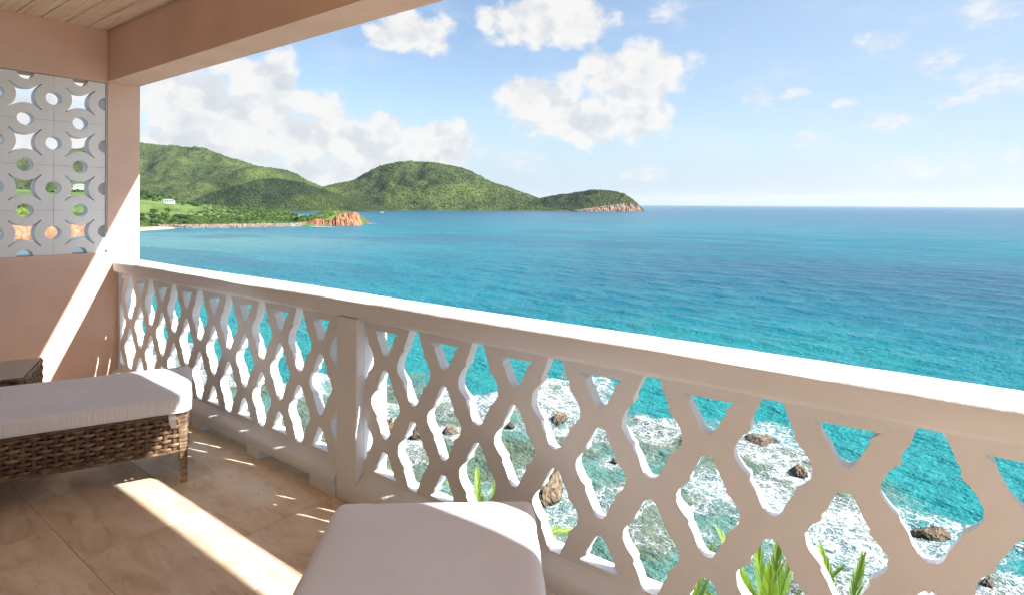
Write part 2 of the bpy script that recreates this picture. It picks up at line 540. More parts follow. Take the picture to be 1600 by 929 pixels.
# breeze block screen ---------------------------------------------------
def inside(poly, x, y):
    c = False
    n = len(poly)
    j = n - 1
    for i in range(n):
        xi, yi = poly[i]
        xj, yj = poly[j]
        if (yi > y) != (yj > y) and x < (xj - xi) * (y - yi) / (yj - yi) + xi:
            c = not c
        j = i
    return c
def pierced(rect, holes, depth, draft=1.0):
    """plate in local (u, w), thickness along the third axis: returns a bmesh in (u, t, w)"""
    u0, u1, w0, w1 = rect
    V = [(u0, w0), (u1, w0), (u1, w1), (u0, w1)]
    E = [(0, 1), (1, 2), (2, 3), (3, 0)]
    for h in holes:
        s = len(V)
        V += h
        E += [(s + i, s + (i + 1) % len(h)) for i in range(len(h))]
    vo, eo, fo, *_ = geometry.delaunay_2d_cdt([Vector(p) for p in V], E, [], 1, 1e-5)
    boxes = [(min(p[0] for p in h), max(p[0] for p in h), min(p[1] for p in h), max(p[1] for p in h)) for h in holes]
    bm = bmesh.new()
    fr_, bk = [], []
    keep = []
    for f in fo:
        cx = sum(vo[i].x for i in f) / len(f)
        cy = sum(vo[i].y for i in f) / len(f)
        if not (u0 < cx < u1 and w0 < cy < w1):
            continue
        hit = False
        for h, b4 in zip(holes, boxes):
            if b4[0] <= cx <= b4[1] and b4[2] <= cy <= b4[3] and inside(h, cx, cy):
                hit = True
                break
        if not hit:
            keep.append(f)
    used = sorted({i for f in keep for i in f})
    a = {i: bm.verts.new((vo[i].x, 0, vo[i].y)) for i in used}
    ctr = {}
    for h in holes:
        cx = (min(p[0] for p in h) + max(p[0] for p in h)) / 2
        cy = (min(p[1] for p in h) + max(p[1] for p in h)) / 2
        for p in h:
            ctr[(round(p[0], 5), round(p[1], 5))] = (cx, cy)
    def outer(i):
        x, y_ = vo[i].x, vo[i].y
        c = ctr.get((round(x, 5), round(y_, 5)))
        if c is None or draft == 1.0:
            return (x, depth, y_)
        return (c[0] + (x - c[0]) * draft, depth, c[1] + (y_ - c[1]) * (1 + (draft - 1) * .7))
    b = {i: bm.verts.new(outer(i)) for i in used}
    cnt = {}
    for f in keep:
        bm.faces.new([a[i] for i in f])
        bm.faces.new([b[i] for i in reversed(f)])
        for i in range(len(f)):
            e = (f[i], f[(i + 1) % len(f)])
            k = tuple(sorted(e))
            cnt.setdefault(k, []).append(e)
    for k, l in cnt.items():
        if len(l) == 1:
            i, j = l[0]
            bm.faces.new([a[j], a[i], b[i], b[j]])
    bmesh.ops.recalc_face_normals(bm, faces=bm.faces)
    return bm

scr = empty('breeze_block_screen', (WX - 0.012, 1.8635, 1.128))
tag(scr, 'white pierced concrete block screen with round and star holes in left wall', 'screen')
BS = 0.355
h2 = BS / 2
def blk_holes():
    hs = []
    # star with concave sides: four ring edges leave long thin cusps
    ring = 0.118        # outer radius of the rings centred on the mid sides
    star = []
    c = 0.105
    for (cx, cy, a0) in ((h2, 0, 180), (0, h2, 270), (-h2, 0, 0), (0, -h2, 90)):
        pass
    # sides of the star are arcs of the rings; cusps on the diagonals
    rr = 0.1215
    ang = 52
    for k in range(4):
        base = 90 * k
        cx, cy = h2 * math.cos(R(base)), h2 * math.sin(R(base))
        for i in range(19):
            a = base + 180 + (ang - 2 * ang * i / 18)
            star.append((cx + rr * math.cos(R(a)), cy + rr * math.sin(R(a))))
    # order by going round (arc k spans the side facing direction k)
    hs.append(star)
    r0 = 0.052
    for k in range(4):
        base = 90 * k
        cx, cy = h2 * math.cos(R(base)), h2 * math.sin(R(base))
        hs.append([(cx + r0 * math.cos(R(a)), cy + r0 * math.sin(R(a))) for a in range(0, 360, 15)])
    return hs
bmb = pierced((-h2 + 0.0006, h2 - 0.0006, -h2 + 0.0006, h2 - 0.0006), blk_holes(), 0.10)
be = [e for e in bmb.edges if len(e.link_faces) == 2 and e.calc_face_angle(0) > R(60)]
bmesh.ops.bevel(bmb, geom=be, offset=0.002, segments=1, affect='EDGES')
# rotate so that the plate lies in the wall: u -> y, thickness -> -x
for v in bmb.verts:
    u, d, z = v.co
    v.co = Vector((-d, u, z))
bo = mesh_bm('block', bmb, M_block, scr)
for i in range(4):
    for j in range(4):
        loc = (random.uniform(-.0018, .0012), -h2 - i * BS, h2 + j * BS)
        if i == 0 and j == 0:
            bo.location = loc
        else:
            shared('block', bo.data, scr, loc)
bt = mesh_bm('edge_strip', box_bm(-0.10, 0.005, 0.002, 0.0115, 0.02, 1.421, 0.002), M_metal, scr)
pan = mesh_bm('blind_panel', box_bm(-0.10, 0.004, -3.50, -4 * BS - 0.003, 0.001, 1.42, 0.003), M_pink, scr)

# balustrade ------------------------------------------------------------
bal = empty('balustrade', (WX, 2.0, 0))
tag(bal, 'white plastered balustrade with wavy diamond lattice along the sea side', 'balustrade')
BX, BY = WX, 2.0
def L(prof):
    return [(y - BY, z) for y, z in prof]
hand = profile_x('handrail', L([(1.960, .940), (1.924, .962), (1.919, .968), (1.918, 1.036), (1.921, 1.043), (1.929, 1.049), (1.96, 1.052), (2.03, 1.055),
                                (2.10, 1.052), (2.122, 1.046), (2.134, 1.030), (2.136, .985), (2.128, .962), (2.06, .950)]),
                 0.004, XR - BX, M_white, bal, 0.05, 0.0022)
smooth_by_angle(hand, 50)
PITCH = 0.4045
HW, HH = 0.107, 0.170
QUART = [(.09, 1.0), (.19, .95), (.27, .865), (.345, .765), (.43, .645), (.52, .55), (.588, .475), (.568, .415), (.605, .368),
         (.73, .312), (.86, .225), (.945, .14), (.99, .06), (.985, 0)]
def chaikin(p, n=1):
    for _ in range(n):
        q = []
        for i in range(len(p)):
            a, b = p[i], p[(i + 1) % len(p)]
            q.append((a[0] * .75 + b[0] * .25, a[1] * .75 + b[1] * .25))
            q.append((a[0] * .25 + b[0] * .75, a[1] * .25 + b[1] * .75))
        p = q
    return p
def hole(cx, cz, top=HH, bot=HH, wf=1.0):
    jit = lambda: random.uniform(-.0022, .0022)
    def side(sx, sz, hh):
        return [(cx + sx * HW * wf * a + jit(), cz + sz * hh * b + jit()) for a, b in QUART]
    ur = side(1, 1, top)
    lr = side(1, -1, bot)
    ll = side(-1, -1, bot)
    ul = side(-1, 1, top)
    p = ur + lr[::-1][1:] + ll + ul[::-1][1:]
    p = chaikin(p, 1)
    return p
def clipx(p, x0, x1):
    # Sutherland-Hodgman against two vertical lines
    for lim, sgn in ((x0, 1), (x1, -1)):
        q = []
        for i in range(len(p)):
            a, b = p[i], p[(i + 1) % len(p)]
            ia, ib = (a[0] - lim) * sgn >= 0, (b[0] - lim) * sgn >= 0
            if ia:
                q.append(a)
            if ia != ib:
                t = (lim - a[0]) / (b[0] - a[0])
                q.append((lim, a[1] + t * (b[1] - a[1])))
        p = q
        if len(p) < 3:
            return []
    return p
def clipz(p, z0, z1):
    q = clipx([(z, x) for x, z in p], z0, z1)
    return [(x, z) for z, x in q]
Z1, Z2, Z3 = 0.745, 0.543, 0.344
def lattice(x0, x1, xnode, name='lattice_panel'):
    """x0..x1 clear width; xnode = x of one upper-row crossing"""
    hs = []
    k0 = int((x0 - xnode) / PITCH) - 2
    k1 = int((x1 - xnode) / PITCH) + 2
    for k in range(k0, k1 + 1):
        xn = xnode + k * PITCH
        xm = xn + PITCH / 2
        hs.append(clipz(hole(xn, Z1 + 0.2, HH, 0.158), 0.2, 0.906))       # small triangles under the rail
        hs.append(clipz(hole(xm, Z1, 0.222, 0.164, 1.08), 0.2, 0.944))          # tall upper holes
        hs.append(hole(xn, Z2, HH, HH))
        hs.append(clipz(hole(xm, Z3, 0.160, 0.19), 0.172, 0.9))
        hs.append(clipz(hole(xn, Z3 - 0.2, 0.160, HH), 0.185, 0.9))       # small triangles over the kerb
    out = []
    for h in hs:
        c = clipx(h, x0, x1) if h else []
        if len(c) >= 3:
            ar = abs(sum(c[i][0] * c[(i + 1) % len(c)][1] - c[(i + 1) % len(c)][0] * c[i][1] for i in range(len(c)))) / 2
            if ar > 6e-4:
                out.append(c)
    bm = pierced((x0 - 0.03, x1 + 0.03, 0.150, 0.957), out, 0.055, 1.07)
    for v in bm.verts:
        v.co.x -= BX
        v.co.y += 1.962 - BY
    o = mesh_bm(name, bm, M_white, bal)
    md = o.modifiers.new('bevel', 'BEVEL')
    md.width = 0.006
    md.segments = 3
    md.limit_method = 'ANGLE'
    md.angle_limit = R(62)
    md.harden_normals = False
    for p in o.data.polygons:
        p.use_smooth = False
    return o
BR = L([(1.908, .055), (1.900, .080), (1.904, .104), (1.918, .122), (1.945, .140), (1.958, .157), (1.967, .172), (2.040, .173), (2.07, .150), (2.105, .12), (2.115, .055)])
def kerb(x0, x1):
    o = profile_x('bottom_rail', BR, x0 - BX, x1 - BX, M_white, bal, 0.05, 0.002)
    smooth_by_angle(o, 50)
def bpart(name, x0, x1, y0, y1, z0, z1, bev=0.008):
    return mesh_bm(name, box_bm(x0 - BX, x1 - BX, y0 - BY, y1 - BY, z0, z1, bev, 3), M_white, bal)
lattice(WX + 0.045, -2.612, -2.824)
lattice(-2.445, 1.56, -2.281)
lattice(1.73, XR - 0.0, 1.894)
bpart('post', WX + 0.003, WX + 0.05, 1.955, 2.075, 0.0, 0.951, 0.004)
bpart('post', -2.612, -2.447, 1.912, 2.118, 0.0, 0.9565)
bpart('post', 1.562, 1.728, 1.912, 2.118, 0.0, 0.9565)
kerb(WX + 0.004, -2.618)
kerb(-2.441, 1.556)
kerb(1.734, XR - 0.01)
for a, b in ((-5.69, -5.42), (-4.88, -4.74), (-4.24, -4.09), (-3.50, -3.36), (-2.84, -2.6165), (-2.4425, -1.95), (-1.3, -1.1), (-0.6, -0.4), (0.1, 0.3), (0.8, 1.0), (2.2, 2.4), (2.9, 3.1)):
    bpart('foot', a, b, 1.9035, 2.10, 0.0, 0.058, 0.004)

# ------------------------------------------------------------------ WICKER FURNITURE
def weave_path(w_, l_, r=0.035, step=0.012):
    """rounded rectangle 0-centred in x, y from 0 to -l_: returns points and outward normals"""
    pts = []
    cs = [(w_ / 2 - r, -r, 0), (-w_ / 2 + r, -r, 90), (-w_ / 2 + r, -l_ + r, 180), (w_ / 2 - r, -l_ + r, 270)]
    P = []
    for cx, cy, a0 in cs:
        for i in range(5):
            a = R(a0 + 90 * i / 4)
            P.append((cx + r * math.cos(a), cy + r * math.sin(a)))
    # resample
    n = len(P)
    seg = [math.dist(P[i], P[(i + 1) % n]) for i in range(n)]
    tot = sum(seg)
    def at(s):
        s %= tot
        i = 0
        while s > seg[i]:
            s -= seg[i]
            i += 1
        a, b = P[i], P[(i + 1) % n]
        t = s / seg[i]
        tx, ty = (b[0] - a[0]) / seg[i], (b[1] - a[1]) / seg[i]
        return (a[0] + (b[0] - a[0]) * t, a[1] + (b[1] - a[1]) * t), (ty, -tx)
    return at, tot
def wicker_body(root, w_, l_, z0, z1, rows, stake=0.046):
    at, tot = weave_path(w_, l_)
    ns = int(round(tot / stake / 2)) * 2
    sp = tot / ns
    # liner behind the weave
    bm = box_bm(-w_ / 2 + .016, w_ / 2 - .016, -l_ + .016, -.016, z0 + .01, z1 - .004, 0.02, 2)
    mesh_bm('inner_shell', bm, M_liner, root)
    # stakes
    me = None
    for i in range(ns):
        (x, y), (nx, ny) = at((i + 0.5) * sp)
        if me is None:
            o = mesh_bm('wicker_stake', box_bm(-.0085, .0085, -.0040, .0040, z0, z1, 0.0012, 1), M_wickd, root)
            me = o.data
            o.location = (x, y, 0)
            o.rotation_euler = (0, 0, math.atan2(ny, nx) + math.pi / 2)
        else:
            shared('wicker_stake', me, root, (x, y, 0), math.atan2(ny, nx) + math.pi / 2)
    hgt = (z1 - z0) / rows
    per = 4
    for rI in range(rows):
        V, Fs = [], []
        zc = z0 + (rI + 0.5) * hgt
        n = ns * per
        for i in range(n):
            s = i / per * sp
            (x, y), (nx, ny) = at(s)
            off = 0.0078 * math.cos(math.pi * (i / per - 0.5) + math.pi * (rI % 2))
            off = math.copysign(min(abs(off) * 1.3, 0.0078), off)
            zz = zc + 0.0012 * math.sin(i * 0.37 + rI)
            hh = hgt * 0.42
            for dz, dn in ((-hh, 0), (-hh * .55, .0022), (hh * .55, .0022), (hh, 0), (hh * .55, -.0014), (-hh * .55, -.0014)):
                V.append((x + nx * (off + dn), y + ny * (off + dn), zz + dz))
        k = 6
        for i in range(n):
            for j in range(k):
                a, b = i * k + j, i * k + (j + 1) % k
                c, d = ((i + 1) % n) * k + (j + 1) % k, ((i + 1) % n) * k + j
                Fs.append((a, b, c, d))
        mesh_np('wicker_strand', V, Fs, M_wick, root, True)
    # rolled hems top and bottom
    for zc, rad in ((z0 - .004, .009), (z1 + .004, .010)):
        V, Fs = [], []
        n = int(tot / 0.012)
        for i in range(n):
            (x, y), (nx, ny) = at(i / n * tot)
            rr = rad * (1 + 0.16 * math.sin(i * 1.9))
            for j in range(8):
                a = 2 * math.pi * j / 8
                V.append((x + nx * rr * math.cos(a), y + ny * rr * math.cos(a), zc + rr * math.sin(a)))
        for i in range(n):
            for j in range(8):
                Fs.append((i * 8 + j, i * 8 + (j + 1) % 8, ((i + 1) % n) * 8 + (j + 1) % 8, ((i + 1) % n) * 8 + j))
        mesh_np('woven_hem', V, Fs, M_wick, root, True)
def leg_bm(sx, sy, cx, cy, zt):
    """tapered woven leg with wrapped rings, leaning inwards a little; outer corner kept plumb"""
    bm = bmesh.new()
    rings = []
    n = 34
    for i in range(n + 1):
        t = i / n
        z = zt * (1 - t)
        wd = 0.062 - 0.030 * t ** 0.9
        rip = 0.0016 * math.sin(i * math.pi * 0.8)
        hw = wd / 2 + rip
        ox, oy = cx - sx * (hw - rip), cy - sy * (hw - rip)
        ring = []
        for a, b in ((1, .55), (.55, 1), (-.55, 1), (-1, .55), (-1, -.55), (-.55, -1), (.55, -1), (1, -.55)):
            ring.append(bm.verts.new((ox + a * hw, oy + b * hw, z)))
        rings.append(ring)
    for i in range(n):
        for j in range(8):
            bm.faces.new([rings[i][j], rings[i][(j + 1) % 8], rings[i + 1][(j + 1) % 8], rings[i + 1][j]])
    bm.faces.new(rings[0][::-1])
    bm.faces.new(rings[-1])
    return bm
def mattress_mesh(w_, l_, z0, z1, name, root):
    """box cushion, rounded and slightly crowned"""
    nx, ny, nz = 26, 70, 8
    bm = bmesh.new()
    bmesh.ops.create_cube(bm, size=2.0)
    bmesh.ops.subdivide_edges(bm, edges=list(bm.edges), cuts=31, use_grid_fill=True)
    hw, hl, hz = w_ / 2, l_ / 2, (z1 - z0) / 2
    r = 0.034
    rv = 0.022
    for v in bm.verts:
        # spread the grid: more rows near the edges
        f = lambda q: math.copysign(1 - (1 - abs(q)) ** 1.6, q) if False else q
        x, y, z = v.co
        ex = math.copysign(abs(x) ** 0.55, x)
        ey = math.copysign(abs(y) ** 0.35, y)
        ez = z
        p = Vector((ex * hw, ey * hl, ez * hz))
        # rounded box: clamp to inner core then push out by radius
        core = Vector((max(-hw + r, min(hw - r, p.x)), max(-hl + r, min(hl - r, p.y)), max(-hz + rv, min(hz - rv, p.z))))
        d = p - core
        if d.length > 1e-9:
            q = Vector((d.x / r, d.y / r, d.z / rv))
            if q.length > 1e-9:
                qn = q.normalized()
                m = max(abs(q.x), abs(q.y), abs(q.z))
                qq = qn * m if m < 1 else qn
                d = Vector((qq.x * r, qq.y * r, qq.z * rv))
            p = core + d
        u, vv = p.x / hw, p.y / hl
        crown = (1 - u ** 4) * (1 - abs(vv) ** 8)
        if z > 0:
            p.z += 0.010 * crown + 0.004 * math.sin(vv * 9 + 1) * crown + 0.003 * math.sin(u * 3.1 + vv * 5) * crown
        bul = (1 - (p.z / hz) ** 2 if abs(p.z) < hz else 0)
        if abs(p.x) > hw - r:
            p.x += math.copysign(0.005 * bul + 0.0018 * math.sin(p.y * 37), p.x)
        if abs(p.y) > hl - r:
            p.y += math.copysign(0.005 * bul + 0.0015 * math.sin(p.x * 41), p.y)
        v.co = Vector((p.x, p.y - hl, p.z + (z0 + z1) / 2))
    bmesh.ops.smooth_vert(bm, verts=bm.verts, factor=0.4, use_axis_x=True, use_axis_y=True, use_axis_z=True)
    return mesh_bm(name, bm, M_fabric, root, True)
def tube_bm(pts, rad, n=8, bm=None, closed=False):
    bm = bm or bmesh.new()
    P = [Vector(p) for p in pts]
    rings = []
    for i, p in enumerate(P):
        if closed:
            d = P[(i + 1) % len(P)] - P[i - 1]
        else:
            d = P[min(i + 1, len(P) - 1)] - P[max(i - 1, 0)]
        d.normalize()
        a = d.cross(Vector((0, 0, 1)))
        if a.length < 1e-3:
            a = Vector((1, 0, 0))
        a.normalize()
        b = d.cross(a)
        rr = rad(i / max(1, len(P) - 1)) if callable(rad) else rad
        rings.append([bm.verts.new(p + (a * math.cos(2 * math.pi * j / n) + b * math.sin(2 * math.pi * j / n)) * rr) for j in range(n)])
    m = len(rings) if closed else len(rings) - 1
    for i in range(m):
        r0, r1 = rings[i], rings[(i + 1) % len(rings)]
        for j in range(n):
            bm.faces.new([r0[j], r0[(j + 1) % n], r1[(j + 1) % n], r1[j]])
    if not closed:
        bm.faces.new(rings[0][::-1])
        bm.faces.new(rings[-1])
    return bm
def ribbon_bm(pts, wdt, side):
    bm = bmesh.new()
    rows = []
    for i, p in enumerate(pts):
        p = Vector(p)
        s = Vector(side) * wdt / 2 * (1 + 0.15 * math.sin(i * 1.3))
        n = Vector((0, 0, 0.0008))
        rows.append([bm.verts.new(p - s), bm.verts.new(p + s)])
    for a, b in zip(rows, rows[1:]):
        bm.faces.new([a[0], a[1], b[1], b[0]])
    bmesh.ops.solidify(bm, geom=list(bm.faces), thickness=0.0012)
    return bm
def make_lounger():
    root = empty('sun_lounger')
    Wd, Ln = 0.66, 1.96
    wicker_body(root, Wd, Ln, 0.178, 0.372, 8, 0.044)
    mt = mattress_mesh(0.70, 2.0, 0.383, 0.480, 'mattress', root)
    mt.location.y = 0.02
    for zc in (0.452, 0.394):
        at, tot = weave_path(0.700, 2.0, 0.045)
        pts = []
        for i in range(160):
            (x, y), (nx, ny) = at(i / 160 * tot)
            pts.append((x + nx * 0.0005, y + ny * 0.0005, zc + 0.0006 * math.sin(i * .9)))
        mesh_bm('piping', tube_bm(pts, 0.0028, 6, None, True), M_fabric, mt, True)
    for sx in (-1, 1):
        for yy_, sy in ((0.004, 1), (-Ln - .004, -1)):
            lg = mesh_bm('leg', leg_bm(sx, sy, sx * (Wd / 2 + .008), yy_, 0.374), M_wick, root, False)
            cx, cy = sx * (Wd / 2 + .008 - .016), yy_ - sy * .016
            mesh_bm('foot_cap', box_bm(cx - .0175, cx + .0175, cy - .0175, cy + .0175, 0.0, 0.034, 0.003), M_cap, lg)
    # white tie with a loop by the foot-end corner
    x = 0.345
    mesh_bm('fabric_tie', ribbon_bm([(x - .006, -.072, .392), (x + .006, -.070, .374), (x + .012, -.068, .352), (x + .014, -.064, .332), (x + .012, -.060, .314)], 0.030, (0, 1, 0)), M_fabric, root, True)
    lp = [(x + .008 + .002 * math.sin(a), -.128 + .020 * math.cos(a), .352 + .011 * math.sin(a)) for a in [i * math.pi / 7 for i in range(14)]]
    mesh_bm('tie_loop', tube_bm(lp, .0036, 6, None, True), M_wick, root, True)
    # mid legs rail under the frame
    return root
lg1 = make_lounger()
lg1.location = (-3.722, 1.650, 0)
lg1.rotation_euler.z = -math.atan2(0.41, 0.91)
tag(lg1, 'brown wicker sun lounger with white mattress beside the left wall, leg and woven side showing', 'sun lounger', 'wicker sun loungers facing the sea')
lg2 = copy_tree(lg1)
lg2.location = (-1.489, 1.5145, 0)
lg2.rotation_euler.z = math.atan2(0.634, 0.773)
tag(lg2, 'nearest sun lounger, only its white mattress end showing at the bottom middle', 'sun lounger', 'wicker sun loungers facing the sea')

tb = empty('side_table', (-4.892, 1.19, 0), -math.atan2(0.41, 0.91))
tag(tb, 'low square wicker side table with glass top between lounger and pink wall', 'side table')
wicker_body(tb, 0.555, 0.50, 0.06, 0.436, 13, 0.040)
mesh_bm('glass_top', box_bm(-.272, .272, -.495, -.005, .4505, .4565, .001, 1), M_glass, tb)
m_, t_, b_ = material('woven_table_board')
ck = t_.node('ShaderNodeTexChecker')
t_.put(ck.inputs[0], t_.mapping(t_.node('ShaderNodeTexCoord').outputs['Object'], scale=(1, 1, 0.001)))
ck.inputs['Scale'].default_value = 48
ck.inputs['Color1'].default_value = (0.20, 0.135, 0.085, 1)
ck.inputs['Color2'].default_value = (0.10, 0.062, 0.038, 1)
t_.put(b_.inputs['Base Color'], ck.outputs[0])
b_.inputs['Roughness'].default_value = 0.5
t_.put(b_.inputs['Normal'], t_.bump(ck.outputs[1], 0.5, 0.004))
mesh_bm('table_board', box_bm(-.268, .268, -.49, -.01, .437, .449, .002, 1), m_, tb)
for sx in (-1, 1):
    for yy_ in (-.03, -.47):
        mesh_bm('leg', box_bm(sx * .25 - .018, sx * .25 + .018, yy_ - .018, yy_ + .018, 0, .07, .003), M_wickd, tb)

# ------------------------------------------------------------------ building below the balcony
M_fac = plaster('pale_render', (0.72, 0.55, 0.46), 0.06, 0.3, 0.8)
bd = empty('hotel_building', (0, 0, -9))
tag(bd, 'pale pink hotel wall below and behind the balcony, on the cliff', 'building')
mesh_bm('wall', box_bm(-5.95, 6.0, -7.0, 1.7, 0.0, 8.77, .01), M_fac, bd)

# ------------------------------------------------------------------ SEA
SEA = -25.0
def breaker_y(X):
    xs = np.array([-4000, -300, -98, -82, -72, -53, -44, -30, -24, -14, -5, 2.5, 8, 60, 4000.])
    ysb = np.array([0, 30, 42, 47, 50, 60, 69, 66, 71, 67, 64, 58, 56, 60, 60.])
    return np.interp(X, xs, ysb)
ROCKS = [(-49.1, 46.8, 1.7, 1.0), (-46.0, 49.6, 1.5, .75), (-29.6, 43.9, 3.2, 1.9), (-38.8, 61.1, 2.7, .7), (-42.3, 55.6, 0.8, .6),
         (-17.4, 69.4, 3.6, .55), (-12.3, 63.3, 1.8, .9), (-1.3, 57.9, 2.5, .75), (-27.9, 54.3, 1.0, .6), (1.8, 53.0, 1.6, .5), (-52.5, 45.5, 1.2, 1.3)]
NA = 620
r1 = [22.0]
while r1[-1] < 340:
    r1.append(r1[-1] * 1.0052)
while r1[-1] < 32000:
    r1.append(r1[-1] * (1.0052 + 0.03 * min(1, (r1[-1] - 340) / 6000)))
rad = np.array(r1)
azs = np.radians(np.linspace(-112, 62, NA))
RR, AA = np.meshgrid(rad, azs, indexing='ij')
X, Y = RR * np.sin(AA), RR * np.cos(AA)
s = breaker_y(X) - Y + 34 * (fbm(X / 11, Y / 8, 4, 3) - .5)
# swell: long crests running nearly parallel to the shore
ph = (Y - 0.10 * X + 7 * (fbm(X / 60, Y / 60, 3, 11) - .5)) 
fade = 1 - sstep(RR, 450, 900)
def crest(p):
    c = 0.5 + 0.5 * np.cos(p)
    return c ** 2.2
z = 0.42 * crest(ph * 2 * np.pi / 14.0) * (0.35 + fbm(X / 45, Y / 22, 3, 21)) * fade
z += 0.26 * crest((Y + 0.25 * X + 4 * fbm(X / 30, Y / 30, 2, 5)) * 2 * np.pi / 5.6) * (0.2 + fbm(X / 25, Y / 13, 2, 31)) * (1 - sstep(RR, 200, 420))
z += 0.55 * (fbm(X / 5.5, Y / 2.6, 4, 41) - .5) * (1 - sstep(RR, 150, 350))
# breakers and chop on the reef
bk = np.exp(-((s + 2.0) / 2.4) ** 2) * sstep(fbm(X / 16, Y / 40, 2, 51), .42, .62)
z += 1.0 * bk
z += 0.3 * (fbm(X / 3.2, Y / 2.4, 3, 61) - .5) * sstep(s, -3, 2) * (1 - sstep(s, 30, 45))
Z = SEA + z * sstep(RR, 20, 26)
near = 1 - sstep(np.abs(RR), 140, 260)
foam = sstep(s, -5, 0.5) * (0.93 - 0.55 * sstep(s, 12, 30))
pat = fbm(X / 13, Y / 8, 4, 71)
foam = foam * (0.14 + .56 * sstep(pat, .41, .63))
foam *= 1 - 0.55 * sstep(-X, 34, 52) * sstep(s, 4, 12)
foam *= near
foam = np.maximum(foam, bk * 0.95 * near)
for rx, ry, rw_, rh in ROCKS:
    d = np.hypot(X - rx, Y - ry) / rw_
    foam = np.maximum(foam, 0.62 * np.exp(-np.maximum(d - 1.0, 0) ** 2 * 1.2) * (0.55 + .6 * fbm(X / 2, Y / 2, 2, 5)))
# surf at the headland and along the sea wall
HS = [(-660, 512, 34, 7), (-600, 455, 18, 6), (-640, 497, 24, 6), (-700, 545, 12, 5), (-577, 398, 30, 3)]
for hx, hy, a_, b__ in HS:
    foam = np.maximum(foam, 1.2 * np.exp(-(((X - hx) / a_) ** 2 + ((Y - hy) / b__) ** 2)))
shallow = sstep(s, -6, 3) * near
aqua = sstep(s, -105, -12)                                        # sandy turquoise just outside the reef
left_sand = sstep(-X, 180, 420) * (1 - sstep(Y, 190, 360)) * (1 - sstep(RR, 560, 640))
reef = sstep(fbm(X / 7, Y / 5, 4, 81), .38, .56) * shallow
dark = np.exp(-((np.log(np.maximum(RR, 1)) - np.log(255)) / .34) ** 2) * sstep(np.degrees(AA), -48, -12)
dark = dark * (0.45 + .9 * fbm(X / 60, Y / 22, 4, 91))
dark += 0.6 * sstep(fbm(X / 150, Y / 45, 4, 95), .52, .66) * sstep(RR, 180, 400)
deep = sstep(np.log(RR), np.log(450), np.log(2600)) * (.75 + .5 * fbm(X / 500, Y / 120, 3, 97))
deep = np.maximum(deep, sstep(X, -900, 300) * sstep(RR, 900, 2600))
n0, n1_ = RR.shape
idx = np.arange(n0 * n1_).reshape(n0, n1_)
Fq = np.stack([idx[:-1, :-1], idx[:-1, 1:], idx[1:, 1:], idx[1:, :-1]], -1).reshape(-1, 4)[:, ::-1]
